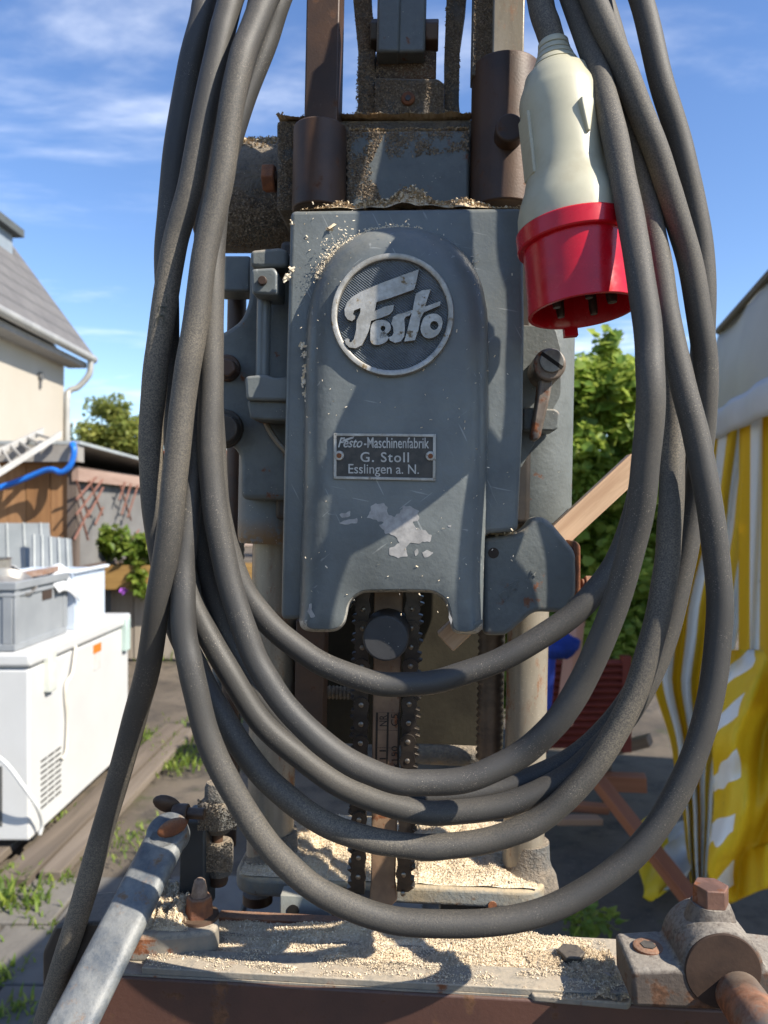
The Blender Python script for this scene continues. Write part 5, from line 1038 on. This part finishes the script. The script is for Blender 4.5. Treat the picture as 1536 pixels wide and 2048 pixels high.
# clear box
t = NT('cloudy_clear_plastic'); CLR = t.done((.72, .80, .90), .35, 0, None, .5, Alpha=.55)
bz, b0, b1, b2, b3 = fz1+.002, -2.0, -1.59, 3.95, 4.38
cb2 = thing('clear_box', 'cloudy transparent plastic box behind the grey crate', 'box', (-1.8, 4.16, bz))
for a, b in (((b0, b2, bz), (b1, b2+.006, bz+.29)), ((b0, b3-.006, bz), (b1, b3, bz+.29)), ((b0, b2+.006, bz), (b0+.006, b3-.006, bz+.29)), ((b1-.006, b2+.006, bz), (b1, b3-.006, bz+.29)), ((b0+.006, b2+.006, bz), (b1-.006, b3-.006, bz+.006))):
    m = MB(); m.box(a, b); o = m.build('side_wall', CLR, cb2); o.location = -cb2.location
for a, b in (((b0-.02, b2-.02, bz+.29), (b1+.02, b2+.01, bz+.305)), ((b1-.01, b2+.012, bz+.29), (b1+.02, b3+.02, bz+.305))):
    m = MB(); m.box(a, b); o = m.build('rim', plain('clear_rim', (.70, .75, .80), None, 8, .3), cb2, .003); o.location = -cb2.location
m = MB(); m.box((-1.9, 4.05, bz+.01), (-1.66, 4.28, bz+.2)); tag(m.build('packed_cloth', plain('blue_white_cloth', (.62, .68, .78), (.30, .40, .60), 12, .9), None, .03), 'pale blue cloth folded inside the transparent box', 'cloth')
# jar
jc = Vector((P(187, 1236, 4.5).x+.01, 4.5, fz1+.002)); jr = thing('glass_jar', 'small glass jar with pale yellow filling at the end of the freezer', 'jar', tuple(jc))
m = MB(); m.lathe((0, 0, 0), (0, 0, .14), [(0, .03), (.04, .034), (.75, .034), (.85, .026), (1, .026)], 20); m.build('glass', plain('jar_glass', (.55, .57, .52), None, 20, .1), jr)
m = MB(); m.lathe((0, 0, .003), (0, 0, .085), [(0, .034), (1, .0355)], 20); m.build('filling', plain('pale_filling', (.74, .68, .44)), jr)
m = MB(); m.lathe((0, 0, .14), (0, 0, .16), [(0, .029), (1, .029)], 20); m.build('lid', plain('jar_lid', (.70, .70, .68)), jr)

# ------------------------------------------------------------------ party tent on the right
def cloth(name, c1, c2=None, n=9, trans=.35):
    t = NT(name)
    if c2:
        u = t.sep(t.uv)[0]; f = t.math('FRACT', t.math('MULTIPLY', u, n)); s = t.math('GREATER_THAN', f, .52); col = t.mix(s, c1, c2)
    else: col = t.mix(t.step(t.noise(3, 5), .3, .7), c1, tuple(x*.9 for x in c1))
    col = t.mix(t.step(t.noise(14, 6, .7), .62, .75, 0, .35), col, (.25, .21, .14))
    t.put(t.b.inputs['Base Color'], col); t.b.inputs['Roughness'].default_value = .5
    tr = t.n('ShaderNodeBsdfTranslucent'); t.L.new(col, tr.inputs['Color']); mx_ = t.n('ShaderNodeMixShader'); mx_.inputs[0].default_value = trans
    t.L.new(t.b.outputs[0], mx_.inputs[1]); t.L.new(tr.outputs[0], mx_.inputs[2]); t.L.new(mx_.outputs[0], t.out.inputs['Surface']); return t.m
YEL, WHT = (.78, .54, .02), (.82, .82, .80)
def sheet(name, fn, nu, nv, mat, parent, loc):
    vs = []; uv = []
    for j in range(nv+1):
        for i in range(nu+1): vs.append(Vector(fn(i/nu, j/nv))-Vector(loc)); uv.append((i/nu, j/nv))
    me = bpy.data.meshes.new(name); me.from_pydata([tuple(v) for v in vs], [], [(j*(nu+1)+i, j*(nu+1)+i+1, (j+1)*(nu+1)+i+1, (j+1)*(nu+1)+i) for j in range(nv) for i in range(nu)])
    ul = me.uv_layers.new(name='UVMap')
    for l in me.loops: ul.data[l.index].uv = uv[l.vertex_index]
    me.polygons.foreach_set('use_smooth', [True]*len(me.polygons)); me.materials.append(mat); o = bpy.data.objects.new(name, me); COL.objects.link(o)
    if parent: o.parent = parent
    else: o.location = loc
    s = o.modifiers.new('solid', 'SOLIDIFY'); s.thickness = .0015; return o
tl = (1.3, 3.0, 0)
tent = thing('party_tent', 'white roofed party tent with yellow striped sides at the right edge', 'tent', tl)
def tx_(y): return 1.376+(y-3.2)*.2225
TROOF = cloth('grey_white_tarpaulin', (.58, .57, .52), trans=.42)
def valance(u, v):
    y = 1.0+2.32*u; z = 2.27-.42*v; return (tx_(y)+.10*(1-v)*.5-.02*math.sin(v*3)+.012*math.sin(u*23+v*2), y, z+.01*math.sin(u*31))
sheet('valance', valance, 60, 8, TROOF, tent, tl)
def hem(u, v):
    y = 1.0+2.32*u; return (tx_(y)-.035-.012*math.sin(v*3.14)+.006*math.sin(u*40), y, 1.90-.115*v)
sheet('hem', hem, 60, 5, cloth('white_hem', (.68, .69, .71), trans=.35), tent, tl)
def roofp(u, v):
    y = 1.0+2.32*u; return (tx_(y)+.05+1.9*v, y, 2.27+.95*v-.10*math.sin(v*3.14)+.01*math.sin(u*23))
sheet('roof', roofp, 30, 10, TROOF, tent, tl)
def added_slope(u, v):
    y = 1.0+2.32*u; return (tx_(y)+1.95+1.9*v, y, 3.22-.95*v-.10*math.sin(v*3.14))
sheet('roof', added_slope, 30, 10, TROOF, tent, tl)  # far slope, out of view, added to shade the timber and tarpaulin
sheet('added_back_wall', lambda u, v: (tx_(1.0+2.32*u)+3.85, 1.0+2.32*u, 2.27-2.25*v), 20, 6, TROOF, tent, tl)  # far wall, out of view, added with the far slope to block the sun
m = MB(); m.tube([(tx_(1.0)+.04, 1.0, 2.28), (tx_(3.32)+.04, 3.32, 2.28)], .015, 8); o = m.build('roof_edge_pole', plain('tent_pole', (.12, .10, .08)), tent); o.location = -Vector(tl)
for yy in (1.05, 3.28):
    m = MB(); m.tube([(tx_(yy)+.06, yy, 0), (tx_(yy)+.06, yy, 2.28)], .018, 10); o = m.build('corner_pole', plain('white_pole', (.5, .5, .48)), tent); o.location = -Vector(tl)
STR = cloth('yellow_white_stripes', YEL, WHT, 4, .5)
STR2 = cloth('yellow_white_stripes_wide', YEL, WHT, 3.2, .5)
def lerp3(tab, v):
    for (a, xa), (b, xb) in zip(tab, tab[1:]):
        if v <= b: q = (v-a)/(b-a); q = q*q*(3-2*q)*.5+q*.5; return xa+(xb-xa)*q
    return tab[-1][1]
Lc = [(0, 1385), (.2, 1370), (.42, 1312), (.55, 1305), (.7, 1345), (.85, 1368), (1, 1382)]; Rc = [(0, 1530), (.2, 1505), (.42, 1480), (.6, 1450), (.8, 1425), (1, 1412)]
def curt(u, v):
    py = 835+(1785-835)*v; px = lerp3(Lc, v)*(1-u)+lerp3(Rc, v)*u; Y = 3.12-.32*u*(1-v)+.035*math.sin(u*21+v*2.4)+.03*math.sin(u*9-v*5); return P(px, py, Y)
sheet('striped_curtain', curt, 70, 40, STR, tent, tl)
def curt2(u, v):
    py = 800+(1420-800)*v; px = 1478+(150-20*v)*u; Y = 2.72-.5*u+.03*math.sin(u*19+v*3); return P(px, py, Y)
sheet('striped_curtain', curt2, 60, 24, STR2, tent, tl)
# bundled yellow tarpaulin in front of the tent
TB = [(0, 1462), (.15, 1448), (.35, 1425), (.6, 1428), (.85, 1415), (1, 1425)]
t = NT('yellow_tarpaulin'); sv = t.sep(t.uv); f = t.math('FRACT', t.math('ADD', t.math('ADD', t.math('MULTIPLY', sv[1], 4.6), t.math('MULTIPLY', sv[0], 2.1)), t.math('MULTIPLY', t.noise(3.5, 2), .9))); msk = t.math('MULTIPLY', t.math('GREATER_THAN', f, .62), t.math('LESS_THAN', sv[0], t.math('MULTIPLY', t.noise(2.2, 2), .38)))
col = t.mix(msk, (.74, .47, .012), (.78, .77, .72)); col = t.mix(t.step(t.noise(9, 6, .7), .60, .78, 0, .6), col, (.20, .13, .02)); YT = t.done(col, .55, 0, t.bump(t.noise(9, 4), .5, .02), .4)
def tarp(u, v):
    py = 1300+(1800-1300)*v-(30*u if v > .8 else 0)+12*math.sin(u*9+1)*v; px = lerp3(TB, v)+(330-40*v)*u; Y = 2.55-.12*u-.16*math.sin(v*2.8)*math.sin(u*2.2+.5)+.055*math.sin(u*17+v*5+math.sin(v*7))+.03*math.sin(v*13+u*9)+.012*math.sin(u*51+v*11)+.02*noise.noise((u*9, v*9, 3)); return P(px, py, Y)
o = sheet('yellow_tarpaulin', tarp, 60, 50, YT, None, tuple(P(1500, 1790, 2.5))); tag(o, 'bundled yellow tarpaulin with white stripes hanging at the right edge', 'tarpaulin')
# striped cloth lying on the ground
def gc(u, v):
    px = 1283+95*u; py = 1645+150*v; q = P(px, py, 3.05-.12*v+.3*(1-v)); return q+Vector((0, .03*math.sin(v*12+u*4), .02*math.sin(u*8+v*9)))
o = sheet('striped_cloth', gc, 24, 30, cloth('striped_rag', (.78, .55, .02), (.55, .55, .52), 1, .2), None, tuple(P(1330, 1780, 3.0))); tag(o, 'crumpled yellow and white cloth hanging to the ground by the red beam', 'cloth')
t = o.data.materials[0]
# timber and junk between bush and tent
RB = wood('red_brown_beam', (.35, .135, .065), (.25, .09, .045), 1, 20, .7)
def beam_(a, b, w, h, label, mat=RB, name='timber_beam'):
    a, b = Vector(a), Vector(b); d = (b-a).normalized(); s = d.cross(Vector((0, 0, 1))).normalized(); m = MB(); L2 = (b-a).length
    m.box((-w/2, 0, -h/2), (w/2, L2, h/2)); o = m.build(name, mat, None, .004); o.matrix_world = Matrix.Translation(a) @ Matrix((s, d, s.cross(d))).transposed().to_4x4(); return tag(o, label, 'beam' if name == 'timber_beam' else 'plank')
beam_(P(1195, 1560, 3.5), P(1392, 1812, 2.72), .06, .05, 'reddish timber beam lying slantwise towards the pillow block')
beam_(P(1195, 1562, 3.9), P(1292, 1566, 3.85), .09, .075, 'short brown timber lying across behind the slanting beam')
beam_(P(1120, 1610, 3.6), P(1215, 1618, 3.6), .06, .035, 'brown plank on the ground right of the machine base', name='wood_plank')
beam_(P(1110, 1640, 3.45), P(1200, 1640, 3.5), .06, .03, 'thin brown plank in front of the other plank', wood('tan_plank', (.40, .24, .15), (.30, .17, .10), 1, 20), 'wood_plank')
beam_(P(1218, 1500, 4.0), P(1300, 1480, 3.9), .1, .05, 'grey brown timber behind the short timber', wood('grey_timber', (.22, .15, .10), (.15, .10, .07), 1, 20))
rs = thing('red_shutter', 'dark red louvred shutter leaning behind the cable', 'shutter', tuple(P(1190, 1470, 3.4)))
RED = plain('dark_red_paint', (.20, .04, .028), (.15, .03, .02), 8, .6)
a, b = P(1085, 1325, 3.5), P(1252, 1490, 3.5)
for k in range(13):
    m = MB(); z = a.z+(b.z-a.z)*k/12; m.obox(((a.x+b.x)/2, 3.5, z), ((b.x-a.x)/2, 0, 0), (0, .012, .008), (0, -.003, .005)); o = m.build('slat', RED, rs); o.location = -rs.location
for x in (a.x, b.x):
    m = MB(); m.box((x-.02, 3.485, b.z-.03), (x+.02, 3.53, a.z+.03)); o = m.build('stile', RED, rs); o.location = -rs.location
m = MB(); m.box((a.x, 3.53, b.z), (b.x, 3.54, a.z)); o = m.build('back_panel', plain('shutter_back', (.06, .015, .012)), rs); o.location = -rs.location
m = MB(); c0 = P(1122, 1293, 3.1); m.ball((0, 0, 0), .085, .05, .05, 20, 12); o = m.build('blue_cloth', plain('royal_blue_cloth', (.015, .04, .24), (.01, .03, .17), 14, .8, .5, 20, .03)); o.location = c0; o.rotation_euler = (0, R(-12), 0)
for v_ in o.data.vertices: v_.co += Vector((noise.noise(v_.co*22), noise.noise(v_.co*22+Vector((5, 0, 0))), noise.noise(v_.co*18+Vector((0, 7, 0)))))*.022
tag(o, 'bunched royal blue cloth hanging right of the column', 'cloth')
m = MB(); m.tube([P(1098, 1310, 3.12), P(1094, 1420, 3.12)], [.03, .018], 8); o = m.build('blue_strap', plain('blue_strap', (.03, .06, .35))); tag(o, 'blue strap dangling under the bunched blue cloth', 'strap')
beam_(P(1156, 1210, 3.25), P(1128, 1450, 3.2), .055, .05, 'upright pinkish wooden post behind the blue cloth', wood('pinkish_post', (.50, .28, .20), (.40, .21, .15), 1, 20))
# ------------------------------------------------------------------ paving and weeds
SLAB = [plain('concrete_slab_a', (.165, .152, .133), (.12, .11, .097), 5, .9, .5, 60, .006), plain('concrete_slab_b', (.145, .134, .118), (.105, .097, .086), 5, .9, .5, 60, .006)]
for j in range(4):
    for i in range(6):
        m = MB(); x = -2.05+.34*i+.17*(j % 2); y = 1.72+.36*j; r_ = random.Random(i*7+j); m.box((0, 0, -.05), (.325, .345, .012)); o = m.build('paving_slab', SLAB[(i+j) % 2], ground, .006); o.location = (x, y, r_.uniform(-.012, .002)); o.rotation_euler = (r_.uniform(-.012, .012), r_.uniform(-.012, .012), r_.uniform(-.01, .01))
rnd = random.Random(77); vs = []; fs = []; tone = []
def tuft(c, n, h, sp):
    for _ in range(n):
        b = c+Vector((rnd.gauss(0, sp), rnd.gauss(0, sp), 0)); a_ = rnd.uniform(0, 6.28); d = Vector((math.cos(a_), math.sin(a_), 0)); hh = h*rnd.uniform(.4, 1.2); w = hh*.07+.003; s = Vector((-d.y, d.x, 0))*w; o = len(vs)
        vs.extend([b-s, b+s, b+d*hh*.3+Vector((0, 0, hh*.7))+s*.7, b+d*hh*.3+Vector((0, 0, hh*.7))-s*.7, b+d*hh*.8+Vector((0, 0, hh))]); fs.extend([(o, o+1, o+2, o+3), (o+3, o+2, o+4)]); tn = rnd.uniform(0, 1); tone.extend([tn, tn])
for px_, py_, n_, h_, sp_ in ((15, 1800, 90, .07, .05), (60, 1815, 60, .05, .04), (120, 1765, 40, .04, .03), (20, 2030, 50, .04, .04), (60, 2040, 25, .03, .05), (340, 1500, 260, .05, .12), (300, 1480, 160, .05, .1), (360, 1530, 160, .05, .1), (250, 1690, 160, .03, .12), (330, 1670, 120, .03, .1), (25, 1755, 60, .05, .03), (350, 1275, 500, .12, .25), (1160, 1830, 40, .05, .05), (5, 1950, 60, .04, .04), (80, 1855, 40, .03, .05), (140, 1640, 60, .04, .05), (345, 1300, 300, .1, .3), (440, 1440, 160, .05, .15)):
    tuft(G(px_, py_), n_, h_, sp_)
me = bpy.data.meshes.new('grass'); me.from_pydata([tuple(v) for v in vs], [], fs); me.attributes.new('tone', 'FLOAT', 'FACE').data.foreach_set('value', tone); me.materials.append(LEAF_B)
o = bpy.data.objects.new('grass', me); COL.objects.link(o); tag(o, 'grass and weeds growing between the slabs and in the yard', 'grass', kind='stuff')
c0 = G(1165, 1880); wd = thing('weed', 'small broad leaved weed on the dark ground below the cable loop', 'weed', tuple(c0))
leaves('foliage', LEAF_B, [(c0+Vector((0, 0, .06)), (.06, .06, .05), 1), (c0+Vector((.09, .05, .04)), (.05, .05, .04), .6)], 70, .05, 91, wd, droop=-.2)
m = MB(); m.tube([c0-c0, Vector((0, 0, .08))], .003, 5); m.build('stem', BARK, wd)
